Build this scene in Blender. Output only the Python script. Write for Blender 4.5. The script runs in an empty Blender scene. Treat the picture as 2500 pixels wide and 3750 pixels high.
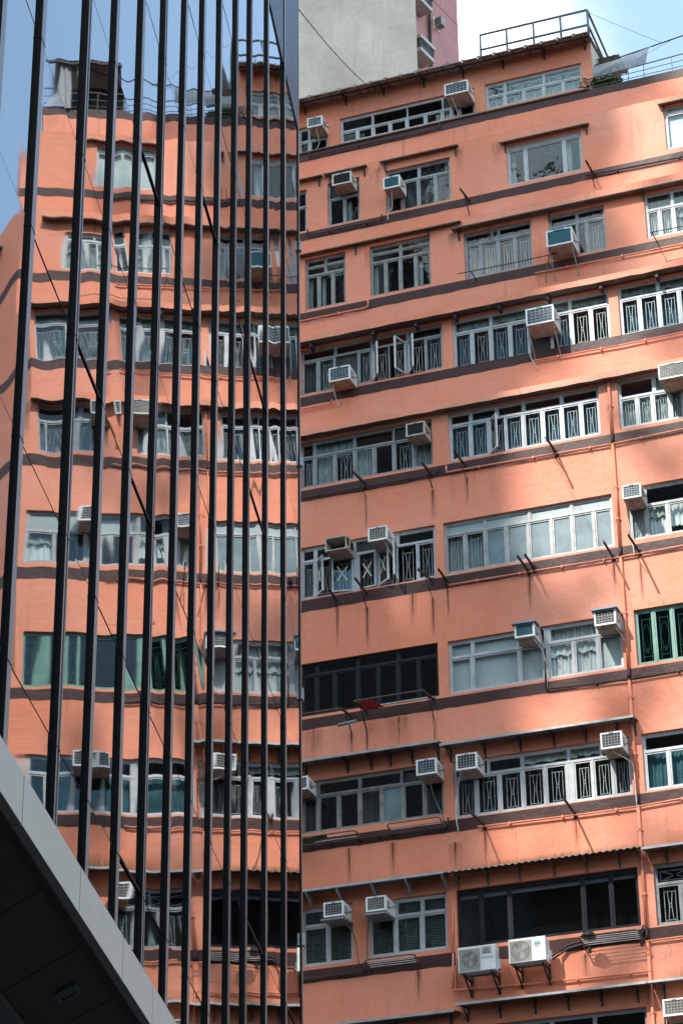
import bpy, math, random
from mathutils import Vector, Matrix
C = bpy.context.scene.collection
sc = bpy.context.scene
R_ = math.radians
rnd = random.Random(7)
# ------------------------------------------------------------------ measured data (metres, in the facade's own frame)
D = {
'W': [["Pa", "P", -20.2, -19.34, 42.71, 43.58, [-20.7, -19.9], [-20.7, -19.9], [43.13], "white", "ccd", "ddx"],
  ["Pb", "P", -18.99, -15.14, 42.76, 43.59, [-18.51, -18.06, -17.57, -17.09, -16.56, -16.08, -15.82, -15.6], [-18.05, -17.07, -16.06], [43.16], "white", "chddddsdd", "doox"],
  ["Pc", "P", -14.84, -12.17, 42.79, 43.62, [-14.32, -13.79, -13.25, -12.71], [-14.3, -13.22], [43.22], "white", "GGGGG", "nnn"],
  ["9b", "9", -18.93, -18.04, 39.27, 40.63, [-18.48], [], [40.14], "grey", "dh", "x"],
  ["9c", "9", -17.31, -15.54, 39.28, 40.62, [-16.89, -16.44, -15.97], [-16.41], [40.21], "grey", "dccc", "dc"],
  ["9d", "9", -14.01, -12.02, 39.32, 40.58, [-13.53, -12.5], [], [40.45], "white", "hdh", "r"],
  ["9e", "9", -9.85, -8.15, 39.37, 40.7, [-9.29, -8.66], [], [40.49], "white", "www", "r"],
  ["8a", "8", -19.24, -18.14, 36.2, 37.74, [-18.89, -18.51], [-18.7], [37.25, 37.5], "dull", "hhd", "bc"],
  ["8b", "8", -17.49, -15.87, 36.21, 37.71, [-17.09, -16.7, -16.29], [-16.68], [37.24, 37.49], "dull", "hddh", "bb"],
  ["8c", "8", -14.99, -13.23, 36.14, 37.51, [-14.58, -14.12, -13.69], [-14.27, -14.1], [37.17], "grey", "GGgg", "ccd"],
  ["8d", "8", -12.78, -11.36, 36.19, 37.51, [-12.37, -12.1, -11.84], [-12.07], [37.16], "grey", "dxdG", "dc"],
  ["8e", "8", -10.35, -9.0, 36.23, 37.56, [-10.01, -9.67, -9.33], [-9.67], [37.08], "white", "GGCd", "cc"],
  ["7a", "7", -18.9, -15.26, 32.94, 34.22, [-18.47, -18.03, -17.43, -17.07, -16.64, -16.17, -15.72], [-18.02, -17.07, -16.15], [33.91], "grey", "cGxgOOOG", "dddc"],
  ["7b", "7", -15.0, -11.13, 32.84, 34.23, [-14.54, -14.07, -13.59, -13.12, -12.59, -12.08, -11.6], [-14.05, -13.07, -12.09], [33.85], "white", "ggggxggg", "vvvv"],
  ["7c", "7", -10.9, -9.0, 32.86, 34.26, [-10.42, -9.95, -9.47], [-9.95], [33.88], "white", "gggg", "vv"],
  ["6a", "6", -18.6, -15.32, 29.87, 31.1, [-18.26, -17.76, -17.26, -16.78, -16.29, -15.81], [-18.26, -17.26, -16.28], [30.71], "grey", "gGgGdgG", "dcdx"],
  ["6b", "6", -14.93, -11.33, 29.87, 31.15, [-14.42, -13.98, -13.59, -13.15, -12.69, -12.24, -11.78], [-14.4, -13.77, -13.13, -12.22], [30.83], "white", "GGoGGgGG", "dcddd"],
  ["6c", "6", -10.89, -9.39, 29.9, 31.19, [-10.47, -10.11, -9.72], [-10.06], [30.71], "white", "GGGG", "dc"],
  ["5a", "5", -18.61, -15.33, 26.98, 28.31, [-18.26, -17.85, -17.32, -17.23, -16.75, -16.3, -15.8], [-18.26, -17.29, -16.26], [27.96], "white", "gTTpTTog", "ddxd"],
  ["5b", "5", -15.13, -11.19, 27.0, 28.31, [-14.65, -14.17, -13.68, -13.16, -12.62, -12.14, -11.64], [-14.17, -13.12, -12.14], [28.01], "pale", "GGmmmmmm", "ffff"],
  ["5c", "5", -10.85, -7.1, 27.06, 28.38, [-10.46, -9.97, -9.47, -8.9, -8.3, -7.67], [-10.46, -9.47, -8.3], [27.89], "pale", "GCWdwgC", "wdwf"],
  ["4a", "4", -18.62, -15.35, 24.07, 25.36, [-18.25, -17.82, -17.27, -16.79, -16.32, -15.84], [-18.24, -17.26, -16.3], [25.08], "black", "kkkkkkk", "kkkk"],
  ["4b", "4", -15.12, -11.17, 24.06, 25.34, [-14.59, -13.51, -12.95, -12.86, -12.28, -11.73], [-14.57, -13.52, -12.91, -12.82, -11.72], [24.94], "white", "wwwpCCw", "wwxpcx"],
  ["4c", "4", -10.88, -7.18, 24.06, 25.37, [-10.47, -10.06, -9.62, -8.36, -7.99, -7.55], [], [], "green", "hhhkhhh", ""],
  ["3a", "3", -18.62, -15.32, 21.28, 22.5, [-18.24, -17.76, -17.27, -16.76, -16.27, -15.78], [-18.24, -17.26, -16.29], [22.15], "dull", "cddcmdc", "xddx"],
  ["3b", "3", -15.09, -11.17, 21.15, 22.46, [-14.61, -14.09, -13.57, -13.07, -12.58, -12.45, -12.02, -11.58], [-14.33, -13.56, -12.53, -11.81], [22.1], "white", "gggggpggG", "xdvvx"],
  ["3c", "3", -10.91, -7.21, 21.17, 22.47, [-10.37, -9.84, -9.36, -8.91, -8.32, -7.8], [-9.84, -8.91], [22.07], "white", "ccccdcd", "ddd"],
  ["2a", "2", -18.62, -17.44, 18.28, 19.58, [-18.03], [], [19.18], "white", "bb", "b"],
  ["2b", "2", -17.1, -15.33, 18.3, 19.54, [-16.51, -15.92], [-16.49, -15.9], [19.16], "white", "bbb", "xbb"],
  ["2c", "2", -15.12, -11.19, 18.28, 19.55, [-14.6, -13.98, -12.39, -11.79], [], [], "black", "bkkkk", ""],
  ["2d", "2", -10.86, -9.26, 18.23, 19.55, [-10.33, -9.8], [-10.06], [19.12], "grey", "ghg", "nn"]],
'AC': [["p1", "P", -19.75, -19.32, 43.13, 43.45, 0.5],
  ["p2", "P", -15.79, -15.14, 43.07, 43.45, 0.6],
  ["n1", "9", -18.63, -18.11, 40.18, 40.54, 0.45],
  ["n2", "9", -17.21, -16.76, 39.68, 40.04, 0.5],
  ["e1", "8", -12.71, -12.06, 36.18, 36.64, 0.6],
  ["s1", "7", -17.98, -17.45, 32.84, 33.23, 0.5],
  ["s2", "7", -13.0, -12.33, 33.25, 33.71, 0.6],
  ["x1", "6", -15.81, -15.36, 30.46, 30.81, 0.45],
  ["x2", "6", -9.79, -9.17, 30.61, 31.0, 0.6],
  ["v1", "5", -17.81, -17.29, 27.84, 28.18, 0.5],
  ["v2", "5", -16.73, -16.28, 27.84, 28.19, 0.6],
  ["v3", "5", -10.82, -10.4, 27.81, 28.15, 0.55],
  ["q1", "4", -13.43, -12.99, 24.91, 25.24, 0.5],
  ["q2", "4", -11.64, -11.17, 24.89, 25.26, 0.5],
  ["t0", "3", -18.66, -18.26, 22.12, 22.43, 0.5],
  ["t1", "3", -15.75, -15.3, 22.03, 22.39, 0.55],
  ["t2", "3", -14.85, -14.39, 22.01, 22.38, 0.55],
  ["t3", "3", -11.66, -11.2, 22.01, 22.38, 0.55],
  ["w1", "2", -17.9, -17.46, 19.12, 19.45, 0.55],
  ["w2", "2", -16.93, -16.49, 19.1, 19.43, 0.6],
  ["b1", "1", -10.74, -10.28, 16.16, 16.51, 0.55]],
'RK': [["a", "9", -15.06, 39.12, 0.77, -0.14, 38.66],
  ["b", "9", -11.74, 39.05, 0.85, -0.1, 38.66],
  ["c", "8", -14.69, 36.02, 0.45, 0.0, None],
  ["c2", "8", -12.13, 36.08, 0.19, 0.14, None],
  ["d", "8", -10.1, 36.06, 0.55, -0.06, None],
  ["e", "6", -16.97, 29.68, 0.95, -0.14, 29.34],
  ["f", "6", -15.35, 29.61, 0.75, -0.08, 29.26],
  ["g", "6", -14.52, 29.65, 0.95, -0.08, 29.3],
  ["h", "6", -12.38, 29.57, 0.91, -0.06, 29.39],
  ["i", "5", -17.71, 26.82, 0.57, 0.02, 26.62],
  ["j", "5", -16.99, 26.86, 0.81, 0.02, 26.46],
  ["k", "5", -15.43, 26.91, 1.03, -0.2, 26.46],
  ["l", "5", -15.07, 26.82, 0.67, 0.0, 26.61],
  ["m", "5", -13.17, 26.72, 0.91, -0.04, 26.65],
  ["n", "5", -13.04, 26.78, 0.77, -0.02, 26.64],
  ["o", "5", -11.24, 26.71, 0.83, 0.0, None],
  ["p", "5", -10.65, 26.74, 1.01, -0.06, 26.45],
  ["q", "4", -17.41, 23.9, 0.69, -0.08, 23.53],
  ["r", "4", -17.05, 23.96, 0.71, -0.06, 23.51],
  ["s", "4", -15.48, 23.98, 0.73, -0.08, 23.52],
  ["t", "3", -14.43, 20.9, 0.99, -0.06, None],
  ["u", "3", -12.43, 20.87, 0.95, 0.02, None]],
'PI': {'Pl': ["R", [[-19.76, 42.43], [-19.75, 42.27], [-18.93, 42.28], [-16.05, 42.23], [-16.03, 42.4]]],
  '9l': ["9", [[-19.47, 39.26], [-19.49, 39.07], [-17.42, 39.07], [-17.42, 39.23]]],
  '9r': ["9", [[-11.96, 39.07], [-10.59, 39.02], [-9.44, 39.0]]],
  '8r': ["8", [[-13.17, 35.86], [-10.43, 35.84], [-9.46, 35.84]]],
  '8l': ["8", [[-19.36, 35.87], [-17.62, 35.87], [-17.53, 35.91], [-17.53, 36.08]]],
  '7l': ["7", [[-18.9, 32.52], [-18.1, 32.51], [-18.06, 32.62]]],
  '7r': ["7", [[-13.04, 32.61], [-10.96, 32.57], [-9.41, 32.6]]],
  '6d': ["6", [[-15.16, 29.76], [-15.21, 29.58], [-18.55, 29.58]]],
  '6r': ["6", [[-14.99, 29.74], [-14.99, 29.57], [-12.4, 29.54], [-11.06, 29.52], [-9.44, 29.59]]],
  '5r': ["5", [[-15.02, 26.69], [-13.94, 26.69], [-11.06, 26.67], [-10.44, 26.68], [-9.66, 26.7]]],
  '4r': ["4", [[-12.89, 24.77], [-12.91, 23.8], [-11.04, 23.73], [-9.88, 23.76]]],
  '3r': ["3", [[-14.56, 20.87], [-12.23, 20.83], [-11.07, 20.83], [-10.1, 20.9]]],
  '3l': ["3", [[-18.57, 20.98], [-15.24, 20.96], [-15.22, 21.17]]],
  '2l': ["2", [[-18.59, 17.99], [-17.19, 17.99], [-17.18, 18.2]]],
  '2b': ["2", [[-11.11, 17.91], [-10.32, 17.92]]],
  '1o': ["2", [[-14.69, 17.34], [-13.24, 17.3], [-11.04, 17.28]]],
  '2v': ["2", [[-15.18, 19.27], [-15.21, 18.16], [-15.23, 17.37], [-14.42, 17.34]]],
  '2w': ["2", [[-15.12, 19.09], [-15.15, 17.4]]]},
'OU': [["o1", -14.94, -14.14, 17.53, 18.07],
  ["o2", -13.85, -13.06, 17.6, 18.11]],
}

# setback of each storey's wall behind the street line (the top storeys step back)
SB = {'P': 4.2, 'R': 3.9, '9': 3.0, '8': 2.1, '7': .85, '6': 0, '5': 0, '4': 0, '3': 0, '2': 0, '1': 0}
UD = Vector((0.94126976, -0.33765551, 0)); NF = Vector((-0.33765551, -0.94126976, 0))
FAC = Matrix(((UD.x, -NF.x, 0, -NF.x*49), (UD.y, -NF.y, 0, -NF.y*49), (0, 0, 1, 0), (0, 0, 0, 1)))
TG = Vector((0.11146893, 0.99376792, 0)); NG = Vector((0.99376792, -0.11146893, 0))
TOW = Matrix(((TG.x, -NG.x, 0, NG.x*-4.1), (TG.y, -NG.y, 0, NG.y*-4.1), (0, 0, 1, 0), (0, 0, 0, 1)))

# ------------------------------------------------------------------ materials
MATS = {}
def nt(name):
    m = bpy.data.materials.new(name); m.use_nodes = True
    t = m.node_tree; b = t.nodes['Principled BSDF']
    MATS[name] = m
    return m, t, b
def N(t, typ, **k):
    n = t.nodes.new(typ)
    for a, v in k.items():
        if a in n.inputs: n.inputs[a].default_value = v
        else: setattr(n, a, v)
    return n
def lk(t, a, b): t.links.new(a, b)
def ramp(t, fac, stops):
    r = N(t, 'ShaderNodeValToRGB'); e = r.color_ramp.elements
    while len(e) < len(stops): e.new(.5)
    for q, (p, c) in zip(e, stops):
        q.position = p; q.color = (*c, 1) if len(c) == 3 else c
    if fac: lk(t, fac, r.inputs[0])
    return r
def coords(t, scale=(1, 1, 1)):
    c = N(t, 'ShaderNodeTexCoord'); m = N(t, 'ShaderNodeMapping'); m.inputs['Scale'].default_value = scale
    lk(t, c.outputs['Object'], m.inputs['Vector']); return m.outputs[0]
def mul(t, a, b, fac=1, mode='MULTIPLY'):
    x = N(t, 'ShaderNodeMix'); x.data_type = 'RGBA'; x.blend_type = mode
    if isinstance(fac, (int, float)): x.inputs[0].default_value = fac
    else: lk(t, fac, x.inputs[0])
    for s, i in ((a, 6), (b, 7)):
        if isinstance(s, tuple): x.inputs[i].default_value = (*s, 1)
        else: lk(t, s, x.inputs[i])
    return x.outputs[2]
def bump(t, b, h, strength, dist):
    n = N(t, 'ShaderNodeBump'); n.inputs['Strength'].default_value = strength; n.inputs['Distance'].default_value = dist
    lk(t, h, n.inputs['Height']); lk(t, n.outputs[0], b.inputs['Normal']); return n
def noise(t, vec, scale, detail=4, rough=.55):
    n = N(t, 'ShaderNodeTexNoise'); n.inputs['Scale'].default_value = scale; n.inputs['Detail'].default_value = detail
    n.inputs['Roughness'].default_value = rough; lk(t, vec, n.inputs['Vector']); return n.outputs[0]

def stucco(name, base, dirt, rough, streak=.5):
    m, t, b = nt(name); v = coords(t)
    big = noise(t, v, .55, 5); fine = noise(t, v, 9, 6); grit = noise(t, v, 45, 4)
    c1 = ramp(t, big, [(.3, tuple(x*.90 for x in base)), (.55, base), (.75, tuple(min(1, x*1.06) for x in base))]).outputs[0]
    c2 = ramp(t, fine, [(.25, (.86, .86, .86)), (.55, (1, 1, 1))]).outputs[0]
    if name == 'paint_orange':   # sun-faded patches of the old paint
        fd = ramp(t, noise(t, v, .33, 4, .6), [(.40, (0, 0, 0)), (.64, (.55, .55, .55))]).outputs[0]
        c1 = mul(t, c1, (.74, .32, .225), fd, 'MIX')
    col = mul(t, c1, c2, .55)
    sv = coords(t, (5.5, 5.5, .22)); st = noise(t, sv, 1.0, 5, .65)
    sm = ramp(t, st, [(.56, (0, 0, 0)), (.72, (1, 1, 1))]).outputs[0]
    pm = ramp(t, noise(t, v, .35, 3), [(.45, (0, 0, 0)), (.62, (1, 1, 1))]).outputs[0]
    sp = mul(t, sm, pm)
    f = N(t, 'ShaderNodeMath', operation='MULTIPLY'); f.inputs[1].default_value = streak; lk(t, sp, f.inputs[0])
    col = mul(t, col, dirt, f.outputs[0], 'MIX')
    # hairline cracks
    vo = N(t, 'ShaderNodeTexVoronoi', feature='DISTANCE_TO_EDGE'); vo.inputs['Scale'].default_value = .42
    wv = N(t, 'ShaderNodeTexNoise'); wv.inputs['Scale'].default_value = 2.2; wv.inputs['Detail'].default_value = 6
    lk(t, v, wv.inputs['Vector'])
    wm = N(t, 'ShaderNodeVectorMath', operation='MULTIPLY_ADD'); wm.inputs[1].default_value = (.8, .8, .8)
    lk(t, wv.outputs[1], wm.inputs[0]); lk(t, v, wm.inputs[2]); lk(t, wm.outputs[0], vo.inputs['Vector'])
    cr = ramp(t, vo.outputs[0], [(.0, (1, 1, 1)), (.006, (0, 0, 0))]).outputs[0]
    cm = ramp(t, noise(t, v, .8, 2), [(.60, (0, 0, 0)), (.68, (.5, .5, .5))]).outputs[0]
    col = mul(t, col, tuple(x*.45 for x in dirt), mul(t, cr, cm), 'MIX')
    lk(t, col, b.inputs['Base Color']); b.inputs['Roughness'].default_value = rough
    a = N(t, 'ShaderNodeMath', operation='MULTIPLY_ADD'); a.inputs[1].default_value = .25
    lk(t, grit, a.inputs[0]); lk(t, fine, a.inputs[2])
    a2 = N(t, 'ShaderNodeMath', operation='MULTIPLY_ADD'); a2.inputs[1].default_value = 1.6
    lk(t, noise(t, v, 3.2, 3), a2.inputs[0]); lk(t, a.outputs[0], a2.inputs[2])
    bump(t, b, a2.outputs[0], .42, .018)
    return m
ORANGE = (.72, .230, .128)
stucco('paint_orange', ORANGE, (.32, .12, .07), .5, .55).node_tree.nodes['Principled BSDF'].inputs['Specular IOR Level'].default_value = .22
stucco('paint_purple', (.056, .024, .022), (.035, .022, .022), .45, .4).node_tree.nodes['Principled BSDF'].inputs['Specular IOR Level'].default_value = .22
stucco('pale_plaster', (.50, .46, .40), (.2, .18, .15), .8, .6)

def plain(name, col, rough=.5, metal=0, dirt=.25, scale=6, dcol=None, bmp=0, streaky=False):
    m, t, b = nt(name); v = coords(t, (6, 6, .5) if streaky else (1, 1, 1))
    n = noise(t, v, scale, 6, .6)
    d = dcol or tuple(x*(1-dirt*1.6) for x in col)
    d = tuple(max(0, x) for x in d)
    r = ramp(t, n, [(.32, d), (.60, col)])
    lk(t, r.outputs[0], b.inputs['Base Color']); b.inputs['Roughness'].default_value = rough; b.inputs['Metallic'].default_value = metal
    if bmp: bump(t, b, n, .4, bmp)
    return m
plain('frame_white', (.47, .48, .49), .4, 0, .12, 5)
plain('frame_grey', (.29, .295, .30), .4, .3, .2, 5)
plain('frame_dull', (.27, .265, .245), .5, .2, .25, 5)
plain('frame_pale', (.37, .375, .37), .45, .1, .2, 5)
plain('frame_black', (.014, .015, .018), .3, 0, .2)
plain('frame_green', (.12, .27, .21), .4, 0, .15)
plain('grille_white', (.52, .53, .53), .4)
plain('grille_green', (.09, .26, .20), .4)
plain('ac_white', (.70, .70, .68), .45, 0, .10, 4)
plain('ac_cream', (.56, .55, .49), .5, 0, .2, 4)
plain('ac_dirty', (.45, .42, .36), .6, 0, .35, 7, (.20, .12, .07))
plain('ac_under', (.42, .41, .38), .7, 0, .3, 5, (.22, .18, .14))
plain('coil_blue', (.035, .07, .095), .5, .3, .3, 30)
plain('coil_black', (.012, .012, .014), .5, 0, .3, 30)
plain('coil_teal', (.06, .19, .235), .5, .2, .2, 40)
plain('coil_tan', (.12, .10, .07), .6, 0, .3, 30)
plain('unit_beige', (.33, .30, .25), .6, 0, .2, 30)
plain('wire_mesh', (.55, .55, .53), .5)
plain('hose', (.62, .60, .54), .6)
plain('hose_dark', (.16, .13, .10), .7)
plain('galv', (.36, .37, .38), .45, .5, .25, 12)
plain('rail_paint', (.12, .135, .15), .5, .2, .25, 10)
plain('rust', (.045, .022, .014), .85, 0, .4, 25, (.015, .010, .009))
plain('rust_pale', (.17, .13, .095), .8, 0, .4, 25, (.07, .04, .025))
plain('bracket_dark', (.055, .05, .045), .7, .2, .3, 15)
plain('sheet_grey', (.16, .15, .14), .7, .2, .3, 4, (.10, .08, .06))
plain('sheet_zinc', (.46, .48, .50), .45, .5, .2, 6)
plain('corrugated', (.30, .27, .235), .8, .1, .35, 5, (.15, .11, .08))
plain('roof_board', (.30, .275, .25), .8, 0, .25, 4)
plain('red_plastic', (.42, .012, .02), .4)
plain('green_cloth', (.03, .17, .10), .8)
plain('blue_cap', (.025, .09, .17), .5)
plain('paper', (.70, .68, .60), .7)
plain('tape', (.62, .62, .52), .6)
plain('logo_red', (.60, .07, .03), .5)
plain('logo_blue', (.22, .36, .48), .5)
plain('label_blue', (.02, .18, .50), .5)
plain('label_green', (.02, .32, .20), .5)
plain('label_white', (.8, .8, .78), .5)
plain('blanket_pink', (.5, .03, .10), .8)
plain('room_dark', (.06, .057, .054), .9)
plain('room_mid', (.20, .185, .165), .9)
plain('blind_slat', (.42, .50, .46), .5)
plain('opaque_panel', (.55, .56, .54), .5, 0, .1, 3)
plain('curtain_brown', (.34, .28, .24), .9, 0, .2, 3)
plain('curtain_white', (.80, .80, .78), .9, 0, .05, 3)
plain('curtain_sage', (.42, .47, .45), .9, 0, .15, 3)
plain('curtain_teal', (.055, .165, .195), .9, 0, .3, 3)
plain('curtain_navy', (.05, .115, .165), .9, 0, .3, 3)
plain('curtain_dark', (.085, .085, .09), .9, 0, .3, 3)
plain('frost', (.30, .36, .355), .35, 0, .09, 8, bmp=.004)
plain('frost_dark', (.19, .25, .27), .25, 0, .2, 2.5, bmp=.002)
plain('cable', (.02, .02, .022), .6)
plain('wire_grey', (.22, .24, .26), .6)
plain('leaf_a', (.06, .16, .025), .5, 0, .3, 9)
plain('leaf_b', (.15, .28, .05), .5, 0, .3, 9)
plain('pot', (.22, .09, .05), .8)
plain('terrace_red', (.42, .15, .10), .7)
plain('fin_black', (.006, .0058, .0056), .45, 0, .2); MATS['fin_black'].node_tree.nodes['Principled BSDF'].inputs['Specular IOR Level'].default_value = .12
plain('fin_grey', (.17, .172, .175), .4, .25, .1, 3)
plain('louvre', (.22, .26, .33), .35, .3, .1)
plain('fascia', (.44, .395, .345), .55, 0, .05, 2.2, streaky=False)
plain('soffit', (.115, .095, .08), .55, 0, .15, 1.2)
plain('lamp_glass', (.20, .20, .19), .4)
plain('asphalt', (.05, .05, .052), .9, 0, .3, .8)
plain('pavement', (.28, .27, .26), .9, 0, .2, 1)
plain('office_glass', (.035, .05, .065), .15, 0, .3, .2)
plain('office_stone', (.30, .29, .28), .7, 0, .2, .4)
plain('tower_core', (.02, .022, .025), .6)

def glass(name, tint, refl):
    m, t, b = nt(name); t.nodes.remove(b); out = t.nodes['Material Output']
    tr = N(t, 'ShaderNodeBsdfTransparent'); tr.inputs[0].default_value = (*tint, 1)
    gl = N(t, 'ShaderNodeBsdfGlossy'); gl.inputs['Roughness'].default_value = .03; gl.inputs[0].default_value = (.95, .97, 1, 1)
    v = coords(t); n = noise(t, v, 2.2, 2)
    bp = N(t, 'ShaderNodeBump'); bp.inputs['Strength'].default_value = .12; bp.inputs['Distance'].default_value = .03
    lk(t, n, bp.inputs['Height']); lk(t, bp.outputs[0], gl.inputs['Normal'])
    lw = N(t, 'ShaderNodeLayerWeight'); lw.inputs['Blend'].default_value = .5
    pw = N(t, 'ShaderNodeMath', operation='POWER'); pw.inputs[1].default_value = 5; lk(t, lw.outputs['Facing'], pw.inputs[0])
    r0 = ((refl-1)/(refl+1))**2; fr = N(t, 'ShaderNodeMath', operation='MULTIPLY_ADD'); fr.inputs[1].default_value = 1-r0; fr.inputs[2].default_value = r0; lk(t, pw.outputs[0], fr.inputs[0])
    mx = N(t, 'ShaderNodeMixShader'); lk(t, fr.outputs[0], mx.inputs[0]); lk(t, tr.outputs[0], mx.inputs[1]); lk(t, gl.outputs[0], mx.inputs[2])
    lk(t, mx.outputs[0], out.inputs[0]); return m
glass('pane_clear', (.84, .90, .90), 1.55)
glass('pane_dark', (.50, .53, .56), 1.5)
glass('pane_green', (.30, .46, .42), 1.5)
m, t, b = nt('mirror_glass')
b.inputs['Base Color'].default_value = (.225, .25, .27, 1); b.inputs['Metallic'].default_value = 1; b.inputs['Roughness'].default_value = .015
# clear plastic tarpaulin
m, t, b = nt('tarp_plastic'); out = t.nodes['Material Output']
b.inputs['Base Color'].default_value = (.46, .48, .50, 1); b.inputs['Roughness'].default_value = .22
tr = N(t, 'ShaderNodeBsdfTransparent'); tl = N(t, 'ShaderNodeBsdfTranslucent'); tl.inputs[0].default_value = (.42, .44, .46, 1)
m1 = N(t, 'ShaderNodeMixShader'); m1.inputs[0].default_value = .45; lk(t, b.outputs[0], m1.inputs[1]); lk(t, tl.outputs[0], m1.inputs[2])
m2 = N(t, 'ShaderNodeMixShader'); m2.inputs[0].default_value = .06; lk(t, m1.outputs[0], m2.inputs[1]); lk(t, tr.outputs[0], m2.inputs[2])
lk(t, m2.outputs[0], out.inputs[0])
bump(t, b, noise(t, coords(t, (3, 3, 9)), 2, 4), .8, .04)
# bare concrete gable with rain stains
m, t, b = nt('concrete_gable'); v = coords(t)
c = ramp(t, noise(t, v, .5, 6, .6), [(.3, (.18, .174, .162)), (.6, (.25, .244, .228)), (.75, (.285, .279, .262))]).outputs[0]
st = ramp(t, noise(t, coords(t, (1.5, 1.5, .11)), 1.1, 7, .7), [(.50, (0, 0, 0)), (.66, (1, 1, 1))]).outputs[0]
pm = ramp(t, noise(t, coords(t, (.35, .35, .22)), .9, 4), [(.44, (0, 0, 0)), (.60, (.9, .9, .9))]).outputs[0]
col = mul(t, c, (.16, .155, .14), mul(t, st, pm), 'MIX')
col = mul(t, col, ramp(t, noise(t, v, 7, 6), [(.3, (.88, .88, .86)), (.6, (1, 1, 1))]).outputs[0], .7)
lk(t, col, b.inputs['Base Color']); b.inputs['Roughness'].default_value = .9
bump(t, b, noise(t, v, 5, 6), .4, .03)
# mosaic tiles
def tiles(name, c1, c2, mortar, size):
    m, t, b = nt(name); tc = N(t, 'ShaderNodeTexCoord')
    sp = N(t, 'ShaderNodeSeparateXYZ'); lk(t, tc.outputs['Object'], sp.inputs[0])
    ad = N(t, 'ShaderNodeMath', operation='ADD'); lk(t, sp.outputs[0], ad.inputs[0]); lk(t, sp.outputs[1], ad.inputs[1])
    cb = N(t, 'ShaderNodeCombineXYZ'); lk(t, ad.outputs[0], cb.inputs[0]); lk(t, sp.outputs[2], cb.inputs[1])
    br = N(t, 'ShaderNodeTexBrick'); br.offset = 0; br.inputs['Scale'].default_value = 1
    br.inputs['Brick Width'].default_value = size; br.inputs['Row Height'].default_value = size; br.inputs['Mortar Size'].default_value = size*.07
    br.inputs['Color1'].default_value = (*c1, 1); br.inputs['Color2'].default_value = (*c2, 1); br.inputs['Mortar'].default_value = (*mortar, 1)
    lk(t, cb.outputs[0], br.inputs['Vector'])
    n = ramp(t, noise(t, coords(t), .8, 5), [(.3, (.84, .82, .82)), (.65, (1, 1, 1))]).outputs[0]
    lk(t, mul(t, br.outputs[0], n), b.inputs['Base Color']); b.inputs['Roughness'].default_value = .4
tiles('tile_red', (.44, .14, .115), (.38, .115, .10), (.55, .30, .25), .11)
tiles('tile_white', (.62, .62, .58), (.52, .52, .48), (.22, .22, .20), .13)

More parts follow.
